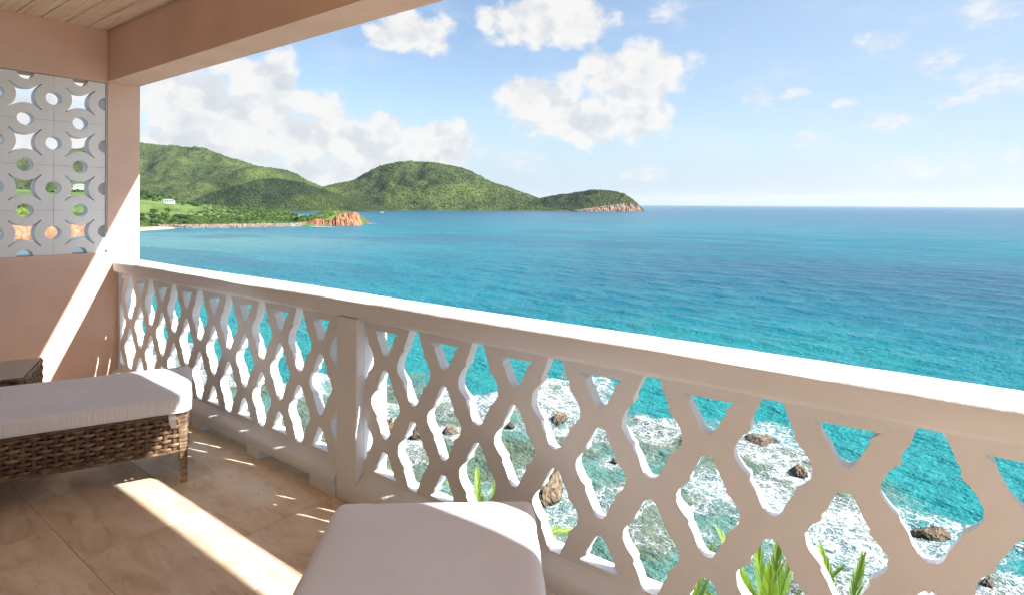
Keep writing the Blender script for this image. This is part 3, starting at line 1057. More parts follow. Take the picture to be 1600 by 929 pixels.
def mat_sea():
    m, t, b = material('sea_water')
    P = t.node('ShaderNodeNewGeometry').outputs['Position']
    def at(n):
        a = t.node('ShaderNodeAttribute', attribute_name=n)
        return a.outputs['Fac']
    foam_, sh, aq, ls, rf, dk, dp = [at(n) for n in ('foam', 'shallow', 'aqua', 'left_sand', 'reef', 'dark', 'deep')]
    big = t.noise(t.mapping(P, rot=(0, 0, R(-6)), scale=(.35, 1, 1)), 0.05, 6, 0.6)
    c = t.mix(t.smooth(big, 0.35, 0.65), (0.006, 0.125, 0.185), (0.010, 0.170, 0.222))
    c = t.mix(t.math('MULTIPLY', aq, 0.9), c, (0.018, 0.225, 0.222))
    c = t.mix(t.math('MULTIPLY', ls, 0.7), c, (0.12, 0.255, 0.26))
    c = t.mix(t.math('MULTIPLY', dk, 0.85, clamp=True), c, (0.024, 0.085, 0.148))
    c = t.mix(t.math('MULTIPLY', dp, 0.9, clamp=True), c, (0.012, 0.075, 0.150))
    c = t.mix(sh, c, (0.095, 0.205, 0.165))
    rn = t.noise(P, 0.6, 5, 0.6, 0.6)
    rc = t.ramp(rn, [(0.35, (0.075, 0.085, 0.045)), (0.55, (0.15, 0.145, 0.075)), (0.7, (0.10, 0.20, 0.15))])
    c = t.mix(t.math('MULTIPLY', rf, 0.7), c, rc)
    # wavelet streaks: light and shaded faces painted into the colour
    st = t.noise(t.mapping(P, rot=(0, 0, R(-6)), scale=(.30, 1, 1)), 1.1, 8, 0.78)
    c = t.mix(t.math('MULTIPLY', t.smooth(st, 0.50, 0.68), 0.42), c, t.mix(0.5, c, (0.10, 0.42, 0.45)))
    c = t.mix(t.math('MULTIPLY', t.smooth(st, 0.50, 0.34), 0.45), c, (0.002, 0.10, 0.17))
    # lace foam
    wp = t.vmath('ADD', P, t.vmath('MULTIPLY', t.vmath('SUBTRACT', t.noise(P, 0.55, 4, 0.6, 0, True), (.5, .5, .5)), (2.6, 2.6, 0)))
    wp = t.vmath('ADD', wp, t.vmath('MULTIPLY', t.vmath('SUBTRACT', t.noise(P, 2.6, 4, 0.6, 0, True), (.5, .5, .5)), (.35, .35, 0)))
    wp = t.mapping(wp, scale=(0.75, 1, 0.3))
    e1 = t.voronoi(wp, 0.75, 'DISTANCE_TO_EDGE')
    e2 = t.voronoi(wp, 2.1, 'DISTANCE_TO_EDGE')
    e3 = t.voronoi(wp, 4.5, 'DISTANCE_TO_EDGE')
    nn = t.noise(P, 0.42, 4, 0.6)
    f2 = t.math('MULTIPLY_ADD', t.math('SUBTRACT', nn, 0.5), 1.25, foam_)
    l1 = t.math('SUBTRACT', t.math('MULTIPLY', f2, 0.13), e1)
    l2 = t.math('SUBTRACT', t.math('MULTIPLY', f2, 0.15), e2)
    l3 = t.math('SUBTRACT', t.math('MULTIPLY', f2, 0.18), e3)
    lace = t.math('MAXIMUM', t.math('MAXIMUM', t.smooth(l1, 0, 0.03), t.smooth(l2, 0.0, 0.04)), t.math('MULTIPLY', t.smooth(l3, 0.0, 0.06), 0.5))
    solid = t.smooth(f2, 0.95, 1.3)
    fo = t.math('MULTIPLY', t.math('MAXIMUM', lace, solid), t.smooth(foam_, 0.04, 0.22))
    # white caps offshore
    wc = t.noise(t.mapping(P, rot=(0, 0, R(-6)), scale=(.24, 1, 1)), 0.16, 8, 0.72)
    wc2 = t.noise(t.mapping(P, scale=(.3, 1, 1)), 0.013, 3, 0.5)
    caps = t.math('MULTIPLY', t.smooth(wc, 0.715, 0.735), t.smooth(wc2, 0.45, 0.6))
    fo = t.math('MAXIMUM', fo, t.math('MULTIPLY', caps, t.math('SUBTRACT', 1.0, sh)), clamp=True)
    c = t.mix(fo, c, (0.52, 0.56, 0.57))
    t.put(b.inputs['Base Color'], c)
    t.put(b.inputs['Roughness'], t.math('MULTIPLY_ADD', fo, 0.6, 0.24))
    b.inputs['IOR'].default_value = 1.33
    b.inputs['Specular IOR Level'].default_value = 0.16
    w1 = t.noise(t.mapping(P, rot=(0, 0, R(-8)), scale=(.40, 1, 1)), 0.22, 4, 0.6)
    w2 = t.noise(t.mapping(P, rot=(0, 0, R(10)), scale=(.5, 1, 1)), 0.9, 4, 0.6)
    w3 = t.noise(t.mapping(P, rot=(0, 0, R(-18)), scale=(.6, 1, 1)), 3.2, 3, 0.6)
    h = t.math('ADD', t.math('MULTIPLY', w1, 1.1), t.math('ADD', t.math('MULTIPLY', w2, 0.85), t.math('ADD', t.math('MULTIPLY', w3, 0.30), t.math('MULTIPLY', fo, 0.05))))
    t.put(b.inputs['Normal'], t.bump(h, 1.0, 1.15))
    return m
M_sea = mat_sea()
sea = mesh_np('sea', np.stack([X, Y, Z], -1).reshape(-1, 3), Fq, M_sea, None, True,
              dict(foam=np.clip(foam, 0, 1.2), shallow=shallow, aqua=aqua, left_sand=left_sand, reef=reef, dark=np.clip(dark, 0, 1), deep=np.clip(deep, 0, 1)))
tag(sea, kind='structure')

# ------------------------------------------------------------------ LAND
def mat_forest(name, dark_, mid, light, yel=0.0, rock=None):
    m, t, b = material(name)
    P = t.node('ShaderNodeNewGeometry').outputs['Position']
    n = t.noise(P, 0.028, 5, 0.6)
    n2 = t.noise(P, 0.16, 4, 0.7)
    n0 = t.noise(P, 0.0075, 4, 0.6)
    f = t.math('ADD', t.math('MULTIPLY', n0, 0.40), t.math('ADD', t.math('MULTIPLY', n, 0.35), t.math('MULTIPLY', n2, 0.25)))
    c = t.ramp(f, [(0.40, dark_), (0.5, mid), (0.60, light)])
    big = t.noise(P, 0.004, 3, 0.5)
    c = t.mix(t.math('MULTIPLY', t.smooth(big, 0.45, 0.65), yel), c, (0.09, 0.12, 0.028))
    brown = t.smooth(t.noise(P, 0.02, 4, 0.6), 0.66, 0.74)
    c = t.mix(t.math('MULTIPLY', brown, 0.45), c, (0.12, 0.10, 0.065))
    t.put(b.inputs['Base Color'], c)
    b.inputs['Roughness'].default_value = 0.9
    b.inputs['Specular IOR Level'].default_value = 0.15
    t.put(b.inputs['Normal'], t.bump(n2, 0.6, 3.0))
    return m
M_forest = mat_forest('hill_forest', (0.014, 0.027, 0.011), (0.039, 0.061, 0.019), (0.078, 0.103, 0.027), 0.55)
M_forest3 = mat_forest('hill_forest_light', (0.021, 0.037, 0.012), (0.050, 0.073, 0.021), (0.087, 0.109, 0.030), 0.6)
M_forest2 = mat_forest('hill_forest_dark', (0.010, 0.021, 0.010), (0.025, 0.044, 0.015), (0.050, 0.073, 0.021), 0.3)
def mat_rock(name, a, bb, c2, scale=1.0):
    m, t, b = material(name)
    P = t.node('ShaderNodeNewGeometry').outputs['Position']
    n = t.noise(t.mapping(P, scale=(scale, scale, scale * .55)), 1.0, 9, 0.68, 0.7)
    c = t.ramp(n, [(0.30, a), (0.5, bb), (0.70, c2)])
    t.put(b.inputs['Base Color'], c)
    b.inputs['Roughness'].default_value = 0.85
    t.put(b.inputs['Normal'], t.bump(n, 0.7, 0.5 / scale))
    return m
M_cliff = mat_rock('orange_cliff', (0.13, 0.050, 0.026), (0.34, 0.150, 0.075), (0.48, 0.29, 0.17), 0.22)
M_fcliff = mat_rock('far_cliff', (0.09, 0.055, 0.038), (0.24, 0.155, 0.11), (0.38, 0.28, 0.21), 0.05)
M_rock = mat_rock('shore_rock', (0.030, 0.022, 0.016), (0.15, 0.105, 0.065), (0.34, 0.26, 0.165), 2.4)
M_shore = mat_rock('wet_shore_rock', (0.030, 0.022, 0.016), (0.15, 0.105, 0.065), (0.36, 0.27, 0.17), 2.4)
_t = NT(M_shore.node_tree)
_b0 = M_shore.node_tree.nodes['Principled BSDF']
_old = _b0.inputs['Base Color'].links[0].from_socket
_p = _t.node('ShaderNodeNewGeometry').outputs['Position']
_s = _t.node('ShaderNodeSeparateXYZ')
_t.put(_s.inputs[0], _p)
_wet = _t.smooth(_t.math('ADD', _s.outputs[2], _t.math('MULTIPLY', _t.noise(_p, 2.2, 3), 0.5)), SEA + 0.95, SEA + 0.45)
_t.put(_b0.inputs['Base Color'], _t.mix(_wet, _old, (0.022, 0.020, 0.014)))
_t.put(_b0.inputs['Roughness'], _t.math('MULTIPLY_ADD', _wet, -0.55, 0.85))
M_wallrock = mat_rock('sea_wall_stone', (0.08, 0.065, 0.055), (0.26, 0.21, 0.17), (0.45, 0.38, 0.31), 0.5)

def resample(pts, n):
    P = np.array(pts, float)
    d = np.r_[0, np.cumsum(np.hypot(np.diff(P[:, 0]), np.diff(P[:, 1])))]
    t = np.linspace(0, d[-1], n)
    out = []
    for k in range(P.shape[1]):
        # monotone-ish smooth interpolation (Catmull-Rom by cubic Hermite)
        m = np.gradient(P[:, k], d)
        i = np.clip(np.searchsorted(d, t) - 1, 0, len(d) - 2)
        h = d[i + 1] - d[i]
        u = (t - d[i]) / h
        out.append((2 * u ** 3 - 3 * u ** 2 + 1) * P[i, k] + (u ** 3 - 2 * u ** 2 + u) * h * m[i] + (-2 * u ** 3 + 3 * u ** 2) * P[i + 1, k] + (u ** 3 - u ** 2) * h * m[i + 1])
    return np.stack(out, -1)
ICO = None
def ico_base(sub=1):
    bm = bmesh.new()
    bmesh.ops.create_icosphere(bm, subdivisions=sub, radius=1.0)
    v = np.array([tuple(q.co) for q in bm.verts])
    f = np.array([[q.index for q in ff.verts] for ff in bm.faces])
    bm.free()
    return v, f
IV, IF = ico_base(1)
def blobs(pos, size, flat=0.8, seed=1):
    r_ = np.random.default_rng(seed)
    n = len(pos)
    k = len(IV)
    sc = size[:, None] * r_.uniform(.8, 1.2, (n, 3))
    sc[:, 2] *= flat
    jit = r_.uniform(.75, 1.2, (n, k, 1))
    ang = r_.uniform(0, 6.28, n)
    c, s_ = np.cos(ang), np.sin(ang)
    V = IV[None] * jit
    x = V[..., 0] * c[:, None] - V[..., 1] * s_[:, None]
    y = V[..., 0] * s_[:, None] + V[..., 1] * c[:, None]
    V = np.stack([x, y, V[..., 2]], -1) * sc[:, None] + pos[:, None]
    F_ = IF[None] + (np.arange(n) * k)[:, None, None]
    return V.reshape(-1, 3), F_.reshape(-1, 3)
def hill(name, crest_, front, back, mat, nu=260, nv=90, gully=0.16, canopy=3.5, seed=0, steep=1.25, trees=0, tsize=5.0, tmat=None, shore=0, base=SEA - 3):
    """ridge with a crest line (x, y, height above floor) falling to the sea in front and behind"""
    C = resample(crest_, nu)
    T = np.gradient(C[:, :2], axis=0)
    T /= np.linalg.norm(T, axis=1)[:, None]
    # seaward normal, towards the bay
    N = np.stack([T[:, 1], -T[:, 0]], -1)
    ctr = np.array([0.0, 0.0])
    sg = np.sign(np.sum(N * (ctr - C[:, :2]), 1))
    N *= sg[:, None]
    v = np.linspace(-1, 1, nv)
    vv = np.sign(v) * np.abs(v) ** 1.0
    wd = np.where(v < 0, back, front)
    Xh = C[:, None, 0] + N[:, None, 0] * (vv * wd)[None]
    Yh = C[:, None, 1] + N[:, None, 1] * (vv * wd)[None]
    prof = np.cos(np.pi / 2 * np.abs(vv)) ** steep
    H = np.maximum(C[:, 2] - SEA, 0.0)
    Zh = base + (H[:, None] + (SEA - base)) * prof[None]
    sc = max(60.0, front * 0.42)
    g = fbm(Xh / sc + seed, Yh / sc, 4, seed) - .5
    g2 = 1 - np.abs(2 * fbm(Xh / (sc * .8), Yh / (sc * .8), 3, seed + 5) - 1)
    side = np.sin(np.pi * np.clip(np.abs(vv), 0, 1))[None] ** 0.8
    Zh = Zh + H[:, None] * side * (gully * 1.9 * g + gully * 1.5 * (g2 - .8))
    Zh = Zh + canopy * (fbm(Xh / 14, Yh / 14, 3, seed + 9) - .5) * np.clip((Zh - SEA) / 8, 0, 1)
    idx_ = np.arange(nu * nv).reshape(nu, nv)
    Fh = np.stack([idx_[:-1, :-1], idx_[:-1, 1:], idx_[1:, 1:], idx_[1:, :-1]], -1).reshape(-1, 4)
    o = mesh_np(name, np.stack([Xh, Yh, Zh], -1).reshape(-1, 3), Fh, mat, None, True)
    tag(o, kind='structure')
    pts = None
    if trees:
        r_ = np.random.default_rng(seed + 77)
        iu = r_.uniform(0, nu - 1.001, trees * 2)
        iv = r_.uniform(nv * .40, nv - 1.001, trees * 2)
        a, b_i = iu.astype(int), iv.astype(int)
        fu, fv = iu - a, iv - b_i
        def bil(Q):
            return (Q[a, b_i] * (1 - fu) * (1 - fv) + Q[a + 1, b_i] * fu * (1 - fv) + Q[a, b_i + 1] * (1 - fu) * fv + Q[a + 1, b_i + 1] * fu * fv)
        px, py, pz = bil(Xh), bil(Yh), bil(Zh)
        ok = pz > SEA + 4 + shore
        pts = np.stack([px, py, pz], -1)[ok][:trees]
        size = tsize * r_.uniform(.55, 1.3, len(pts)) ** 1.2
        pts[:, 2] += size * .25
        V, F_ = blobs(pts, size, .8, seed)
        to = mesh_np('forest', V, F_, tmat or mat, None, True)
        to['kind'] = 'stuff'
        to['label'] = tmat and 'scrub and low trees covering ' + name or 'tree crowns covering ' + name
        to['category'] = 'forest'
        return o, to, (Xh, Yh, Zh)
    return o, None, (Xh, Yh, Zh)

A = [(-4942, 15, 165), (-4291, 509, 190), (-3900, 806, 226), (-3587, 1044, 270), (-3329, 1239, 303), (-3118, 1400, 272), (-2987, 1499, 234), (-2857, 1598, 193), (-2753, 1677, 154), (-2674, 1737, 115), (-2596, 1796, 78), (-2491, 1875, 16), (-2387, 1955, -28)]
_, f_, _ = hill('hills_far', A, 560, 500, M_forest, 300, 90, .26, 5, 3, 1.2, 14000, 3.4)
f_['label'] = 'green tree cover of the tallest far hill behind the column'
A2 = [(-3300, 700, 30), (-2982, 938, 40), (-2829, 1054, 54), (-2716, 1140, 77), (-2561, 1257, 123), (-2428, 1358, 146), (-2340, 1425, 138), (-2251, 1493, 92), (-2162, 1560, 51), (-2073, 1628, 1), (-1985, 1695, -26)]
_, f_, _ = hill('hills_middle', A2, 420, 380, M_forest3, 220, 80, .24, 4, 13, 1.1, 10000, 2.9)
f_['label'] = 'lighter green tree cover of the round hill in the middle distance'
B = [(-2230, 880, -24), (-2130, 955, -12), (-2050, 1018, 28), (-1988, 1065, 66), (-1916, 1119, 85), (-1845, 1173, 76), (-1774, 1227, 52), (-1702, 1281, 23), (-1640, 1329, -3), (-1570, 1385, -24)]
_, f_, _ = hill('hills_near', B, 270, 250, M_forest2, 200, 70, .22, 3.5, 23, 1.0, 9000, 2.5)
f_['label'] = 'dark green tree cover of the low hill behind the headland'
Cc = [(-2600, 1420, -10), (-2500, 1495, -2), (-2406, 1563, 17), (-2313, 1634, 77), (-2196, 1723, 113), (-2102, 1794, 166), (-2008, 1865, 191), (-1915, 1936, 191), (-1821, 2008, 168), (-1774, 2043, 145), (-1703, 2097, 101), (-1633, 2150, 72), (-1539, 2222, 29), (-1468, 2275, -6), (-1420, 2315, -26)]
_, f_, _ = hill('hills_island', Cc, 470, 400, M_forest, 260, 90, .26, 4.5, 33, 1.15, 14000, 3.1)
f_['label'] = 'tree cover of the broad hill in the centre of the skyline'
D = [(-1540, 1945, -24), (-1499, 1975, -4), (-1413, 2041, 24), (-1349, 2090, 38), (-1284, 2139, 49), (-1198, 2204, 60), (-1144, 2245, 52), (-1112, 2270, 33), (-1095, 2284, 12), (-1078, 2298, -26)]
_, f_, _ = hill('cape', D, 165, 150, M_forest2, 160, 60, .2, 3.5, 43, .75, 6000, 2.6)
f_['label'] = 'dark scrub cover of the rocky cape ending at open sea'

def crag(name, line, h_of, mat, n=120, m=22, rough=4.0, lean=0.35, seed=0, label=None, jag=1.0):
    """rock face standing along a polyline (x, y, top height): front sheet with ledges, top and back"""
    P = resample(line, n)
    T = np.gradient(P[:, :2], axis=0)
    T /= np.linalg.norm(T, axis=1)[:, None]
    N = np.stack([T[:, 1], -T[:, 0]], -1)
    N *= np.sign(np.sum(N * (-P[:, :2]), 1))[:, None]
    tv = np.linspace(0, 1, m)
    hgt = P[:, 2] - (SEA - 1.5)
    zz = (SEA - 1.5) + hgt[:, None] * tv[None]
    run = np.arange(n)[:, None] * 0.35
    rib = (1 - np.abs(2 * fbm(run + 0 * tv, tv[None] * 1.3 + 0 * run, 4, seed) - 1)) - .6
    push = (1 - tv[None]) * hgt[:, None] * lean + rough * rib * jag
    Xf = P[:, None, 0] + N[:, None, 0] * push
    Yf = P[:, None, 1] + N[:, None, 1] * push
    # back of the rock
    bx = P[:, 0] - N[:, 0] * h_of
    by = P[:, 1] - N[:, 1] * h_of
    bz = P[:, 2] - 0.15 * hgt
    Xf = np.concatenate([Xf, bx[:, None], bx[:, None]], 1)
    Yf = np.concatenate([Yf, by[:, None], by[:, None]], 1)
    zz = np.concatenate([zz, bz[:, None], np.full((n, 1), SEA - 2)], 1)
    k = m + 2
    ii = np.arange(n * k).reshape(n, k)
    Fc = np.stack([ii[:-1, :-1], ii[:-1, 1:], ii[1:, 1:], ii[1:, :-1]], -1).reshape(-1, 4)
    o = mesh_np(name, np.stack([Xf, Yf, zz], -1).reshape(-1, 3), Fc, mat, None, False)
    return tag(o, kind='structure')
crag('cape_cliff', [(-1135, 1895, -21), (-1110, 1925, -17), (-1085, 1958, -10), (-1062, 1988, -5), (-1040, 2018, 2), (-1016, 2050, 7), (-1000, 2085, 4), (-992, 2115, -2), (-990, 2145, -19)], 70, M_fcliff, 130, 14, 11, .3, 5)
crag('hill_shore_cliff', [(-1810, 950, -22), (-1780, 985, -15), (-1740, 1010, -18), (-1700, 1050, -13), (-1660, 1080, -17), (-1620, 1110, -14), (-1590, 1150, -19), (-1560, 1190, -23)], 30, M_fcliff, 100, 10, 6, .5, 8)
crag('island_shore_cliff', [(-1700, 1610, -23), (-1660, 1650, -18), (-1630, 1675, -22), (-1560, 1740, -23), (-1510, 1790, -17), (-1440, 1850, -15), (-1400, 1900, -18), (-1340, 1960, -22)], 40, M_fcliff, 120, 8, 6, .6, 12)

# headland across the bay ---------------------------------------------------
def mat_grass():
    m, t, b = material('meadow_grass')
    P = t.node('ShaderNodeNewGeometry').outputs['Position']
    n = t.noise(P, 0.05, 6, 0.6)
    c = t.ramp(n, [(0.35, (0.040, 0.072, 0.018)), (0.5, (0.085, 0.135, 0.024)), (0.66, (0.145, 0.195, 0.040))])
    t.put(b.inputs['Base Color'], c)
    b.inputs['Roughness'].default_value = 0.9
    t.put(b.inputs['Normal'], t.bump(t.noise(P, .6, 4, .6), .5, 1.0))
    return m
M_grass = mat_grass()
M_scrub = mat_forest('headland_scrub', (0.018, 0.040, 0.010), (0.048, 0.088, 0.018), (0.108, 0.156, 0.032), .3)
E1 = [(-1400, -120, 26), (-1180, 30, 24), (-1050, 130, 21), (-960, 230, 17), (-915, 300, 14), (-885, 345, 7), (-850, 372, -2), (-800, 385, -11), (-756, 390, -18), (-715, 395, -22.0), (-680, 400, -26)]
_, f_, (hx, hy, hz) = hill('headland_slope', E1, 290, 260, M_grass, 150, 70, .07, 1.0, 53, .85, 0)
E2 = [(-700, 262, -26), (-672, 275, -21.2), (-650, 300, -20.6), (-634, 330, -20.6), (-624, 365, -20.8), (-618, 400, -20.6), (-612, 430, -20), (-610, 450, -25)]
hill('spit', E2, 26, 30, M_scrub, 100, 26, .1, 1.0, 63, .55, 0)
E3 = [(-628, 380, -21), (-616, 405, -17), (-612, 425, -13), (-612, 440, -10.5), (-616, 458, -9.0), (-624, 474, -9.3), (-634, 488, -13), (-646, 500, -22)]
hill('bluff', E3, 22, 34, M_scrub, 70, 30, .1, 1.0, 73, .6, 0)
crag('bluff_cliff', [(-616, 383, -22.5), (-604, 398, -20), (-597, 412, -16.5), (-594, 424, -18.5), (-590, 433, -12.5), (-588, 444, -9.6), (-592, 458, -9.2), (-602, 470, -11.5), (-612, 479, -15.0), (-620, 486, -19.0), (-628, 492, -23.5)], 14, M_cliff, 220, 26, 6.0, .36, 15)
crag('left_shore_cliff', [(-425, -40, -14), (-455, 22, -13.5), (-490, 72, -13), (-512, 114, -13.5), (-543, 155, -14), (-572, 182, -17), (-596, 206, -21), (-613, 228, -23)], 60, M_cliff, 150, 16, 6, .35, 17)
E4 = [(-700, -300, -8), (-560, -60, -6), (-580, 20, -5), (-610, 90, -5), (-640, 150, -8), (-670, 200, -16), (-700, 240, -24)]
hill('left_shore', E4, 62, 160, M_scrub, 90, 30, .08, 1.0, 83, .45, 0)
m_, t_, b_ = material('beach_sand')
b_.inputs['Base Color'].default_value = (0.40, 0.29, 0.20, 1)
b_.inputs['Roughness'].default_value = 0.95
M_sand = m_
hill('beach', [(-590, 195, -26), (-610, 215, -22.9), (-628, 240, -22.6), (-646, 262, -23.0), (-662, 285, -26)], 16, 30, M_sand, 40, 12, 0, 0, 93, .6, 0)

# stone sea wall: boulders set one by one along the spit
def boulder_mesh(name, seed, mat, sub=2, amp=.35):
    v, f = ico_base(sub)
    n_ = np.zeros(len(v))
    for k in range(6):
        r_ = np.random.default_rng(seed * 31 + k)
        d = r_.normal(size=3)
        d /= np.linalg.norm(d)
        n_ += np.minimum(0, (0.62 - v @ d)) 
    v = v * (1 + amp * n_[:, None])
    me = bpy.data.meshes.new(name)
    me.from_pydata([tuple(q) for q in v], [], [tuple(int(i) for i in q) for q in f])
    me.materials.append(mat)
    return me
# the boulders are a few pixels at most: one heap of separate stones
WL = resample([(-652, 262, 0), (-628, 282, 0), (-615, 310, 0), (-603, 345, 0), (-597, 375, 0), (-600, 400, 0)], 260)
bp, bs = [], []
for q in WL:
    for lvl in range(4):
        bp.append((q[0] - lvl * .9 + random.uniform(-.8, .8), q[1] + random.uniform(-.8, .8), SEA + .3 + lvl * .95 + random.uniform(-.3, .3)))
        bs.append(random.uniform(.7, 1.3))
V, F_ = blobs(np.array(bp), np.array(bs), .8, 5)
o = mesh_np('sea_wall_boulders', V, F_, M_wallrock)
tag(o, 'long low wall of grey boulders along the waterline of the spit', 'sea wall', kind='stuff')

# trees on the headland -------------------------------------------------------
M_leafA = mat_forest('leaves_dark', (0.014, 0.034, 0.010), (0.036, 0.068, 0.016), (0.072, 0.112, 0.028), 0)
M_leafB = mat_forest('leaves_light', (0.032, 0.060, 0.012), (0.076, 0.120, 0.022), (0.136, 0.184, 0.040), 0)
m_, t_, b_ = material('bark')
b_.inputs['Base Color'].default_value = (0.16, 0.115, 0.08, 1)
b_.inputs['Roughness'].default_value = 0.9
M_bark = m_
def height_at(x, y, grids):
    best = None
    for (gx, gy, gz) in grids:
        d = (gx - x) ** 2 + (gy - y) ** 2
        i = np.unravel_index(np.argmin(d), d.shape)
        if d[i] < 400:
            zv = gz[i]
            if best is None or zv > best:
                best = zv
    return SEA + 2 if best is None else best
def tree_proto(seed, mat):
    root = empty('tree')
    r_ = np.random.default_rng(seed)
    mesh_bm('trunk', tube_bm([(0, 0, -1), (.1, .05, 1.2), (.0, .2, 2.6), (.3, .1, 4.0)], lambda t: .28 * (1 - .6 * t), 6), M_bark, root, True)
    n = 46
    d = r_.normal(size=(n, 3))
    d /= np.linalg.norm(d, axis=1)[:, None]
    rad_ = r_.uniform(.35, 1, (n, 1)) ** .5
    pos = d * rad_ * np.array([3.3, 3.3, 1.9]) + np.array([0, 0, 4.2])
    pos[:, 2] = np.maximum(pos[:, 2], 2.0)
    V_, F2 = blobs(pos, r_.uniform(.55, 1.15, n), .75, seed)
    mesh_np('crown', V_, F2, mat, root, False)
    return root
protos = [tree_proto(1, M_leafA), tree_proto(2, M_leafB), tree_proto(3, M_leafA)]
spots = []
# belt along the spit
for q in resample([(-668, 268, 0), (-645, 292, 0), (-630, 320, 0), (-620, 350, 0), (-615, 380, 0), (-620, 410, 0)], 20):
    for rep in range(1):
        spots.append((q[0] + random.uniform(-15, 6), q[1] + random.uniform(-3, 3), -21.6, random.uniform(.45, .85), 0))
# on the bluff
for q in resample([(-622, 395, 0), (-620, 415, 0), (-618, 432, 0), (-622, 448, 0)], 18):
    spots.append((q[0] + random.uniform(-12, 7), q[1] + random.uniform(-3, 3), None, random.uniform(.4, .7), 1))
# slope edges and the grove near the column
for k in range(26):
    spots.append((random.uniform(-790, -700), random.uniform(235, 330), 'h', random.uniform(.7, 1.3), 2))
for k in range(24):
    spots.append((random.uniform(-960, -860), random.uniform(290, 385), 'h', random.uniform(.8, 1.5), 3))
for k in range(20):
    a = random.random()
    spots.append((-740 + 110 * a - 30, 345 + 60 * a + random.uniform(-14, 14), 'h', random.uniform(.6, 1.0), 4))
for k in range(56):
    a = random.random()
    spots.append((-560 - 110 * a + random.uniform(-50, 12), 20 + 150 * a + random.uniform(-14, 14), 's', random.uniform(.9, 1.7), 5))
G1 = (hx, hy, hz)
def hill_h(name):
    me = bpy.data.objects[name].data
    c = np.empty(len(me.vertices) * 3, np.float32)
    me.vertices.foreach_get('co', c)
    c = c.reshape(-1, 3)
    return (c[:, 0], c[:, 1], c[:, 2])
G2, G3, G4 = hill_h('spit'), hill_h('bluff'), hill_h('left_shore')
first = [True] * 3
lab = ['dense dark green tree ', 'pale yellow green tree ', 'dark spreading tree ']
place = ['in the belt behind the boulder wall of the spit', 'on top of the orange rock bluff', 'at the lower near end of the green meadow',
         'on the crest behind the meadow, near the house', 'where the meadow slopes down to the lagoon', 'above the orange shore cliff seen through the block screen']
for (x, y_, zt, sc_, reg) in spots:
    k = random.choice([0, 0, 1, 2])
    if first[k]:
        t_o = protos[k]
        first[k] = False
    else:
        t_o = copy_tree(protos[k])
    zv = height_at(x, y_, (G1, G2, G3, G4))
    t_o.location = (x, y_, zv - .4)
    t_o.rotation_euler = (0, 0, random.uniform(0, 6.28))
    t_o.scale = (sc_, sc_, sc_ * random.uniform(.85, 1.15))
    tag(t_o, lab[k] + place[reg], 'tree', 'trees ' + place[reg])

# scrub that grows as one mass: along the spit, over the bluff, round the meadow
def scrub_mass(label, pts, smin, smax, mat, seed, grids, lift=.2):
    r_ = np.random.default_rng(seed)
    P = np.array([(x, y_, height_at(x, y_, grids)) for x, y_ in pts])
    sz = r_.uniform(smin, smax, len(P))
    P[:, 2] += sz * lift
    V_, F2 = blobs(P, sz, .75, seed)
    tag(mesh_np('scrub', V_, F2, mat), label, 'scrub', kind='stuff')
def band(line, n, w0, w1, seed):
    r_ = np.random.default_rng(seed)
    Q = resample([(a_, b__, 0) for a_, b__ in line], 200)
    T_ = np.gradient(Q[:, :2], axis=0)
    T_ /= np.linalg.norm(T_, axis=1)[:, None]
    N_ = np.stack([-T_[:, 1], T_[:, 0]], -1)
    N_ *= np.sign(np.sum(N_ * Q[:, :2], 1))[:, None]      # away from the bay
    i_ = r_.integers(0, 200, n)
    d_ = r_.uniform(w0, w1, n)
    return [(Q[k, 0] + N_[k, 0] * q, Q[k, 1] + N_[k, 1] * q) for k, q in zip(i_, d_)]
SP = [(-655, 258), (-634, 282), (-621, 310), (-609, 345), (-603, 375), (-606, 398)]
scrub_mass('dark green scrub hedge behind the boulder wall of the spit', band(SP, 700, 3, 22, 1), 1.5, 3.2, M_leafA, 1, (G2, G1))
scrub_mass('bright green bushes mixed into the scrub of the spit', band(SP, 420, 2, 30, 2), 1.3, 2.8, M_leafB, 2, (G2, G1))
scrub_mass('green bushes capping the orange rock bluff', band([(-612, 390), (-604, 408), (-601, 424), (-604, 438)], 330, -1, 22, 3), 1.3, 2.9, M_leafA, 3, (G3, G2))
scrub_mass('light green bushes on top of the orange rock bluff', band([(-612, 390), (-602, 410), (-600, 430), (-603, 448), (-612, 462)], 240, 2, 26, 4), 1.0, 2.2, M_leafB, 4, (G3, G2))
scrub_mass('dark bushes along the foot of the green meadow', band([(-668, 232), (-690, 262), (-700, 300), (-705, 345), (-700, 385)], 520, 0, 42, 5), 1.8, 4.0, M_leafA, 5, (G1, G2))
_r = np.random.default_rng(21)
_b = [(x_, -.534 * x_ + d_) for x_, d_ in zip(_r.uniform(-900, -640, 1700), -75 + 145 * _r.uniform(0, 1, 1700) ** .5 + 18 * np.sin(_r.uniform(0, 6, 1700)))]
scrub_mass('dark bushes covering the low ground between meadow and bluff', _b[:1100], 1.2, 3.2, M_leafA, 12, (G1, G2, G3))
scrub_mass('pale bushes among the dark ones between meadow and bluff', _b[1100:], 1.0, 2.6, M_leafB, 13, (G1, G2, G3))
scrub_mass('grove of round trees at the near end of the meadow beside the column', band([(-640, 190), (-655, 215), (-672, 238)], 300, 10, 70, 6), 2.5, 5.5, M_leafA, 6, (G1, G4, G2))
scrub_mass('dark tree line along the crest behind the meadow', [(x_, y__) for x_, y__ in zip(np.random.default_rng(8).uniform(-1010, -850, 420), np.random.default_rng(9).uniform(225, 395, 420))], 2.5, 5.0, M_leafA, 7, (G1,))
scrub_mass('green trees above the orange cliff seen through the block screen', band([(-470, -40), (-500, 20), (-535, 70), (-560, 120), (-590, 165)], 700, 2, 90, 8), 2.2, 5.0, M_leafB, 8, (G4, G1))

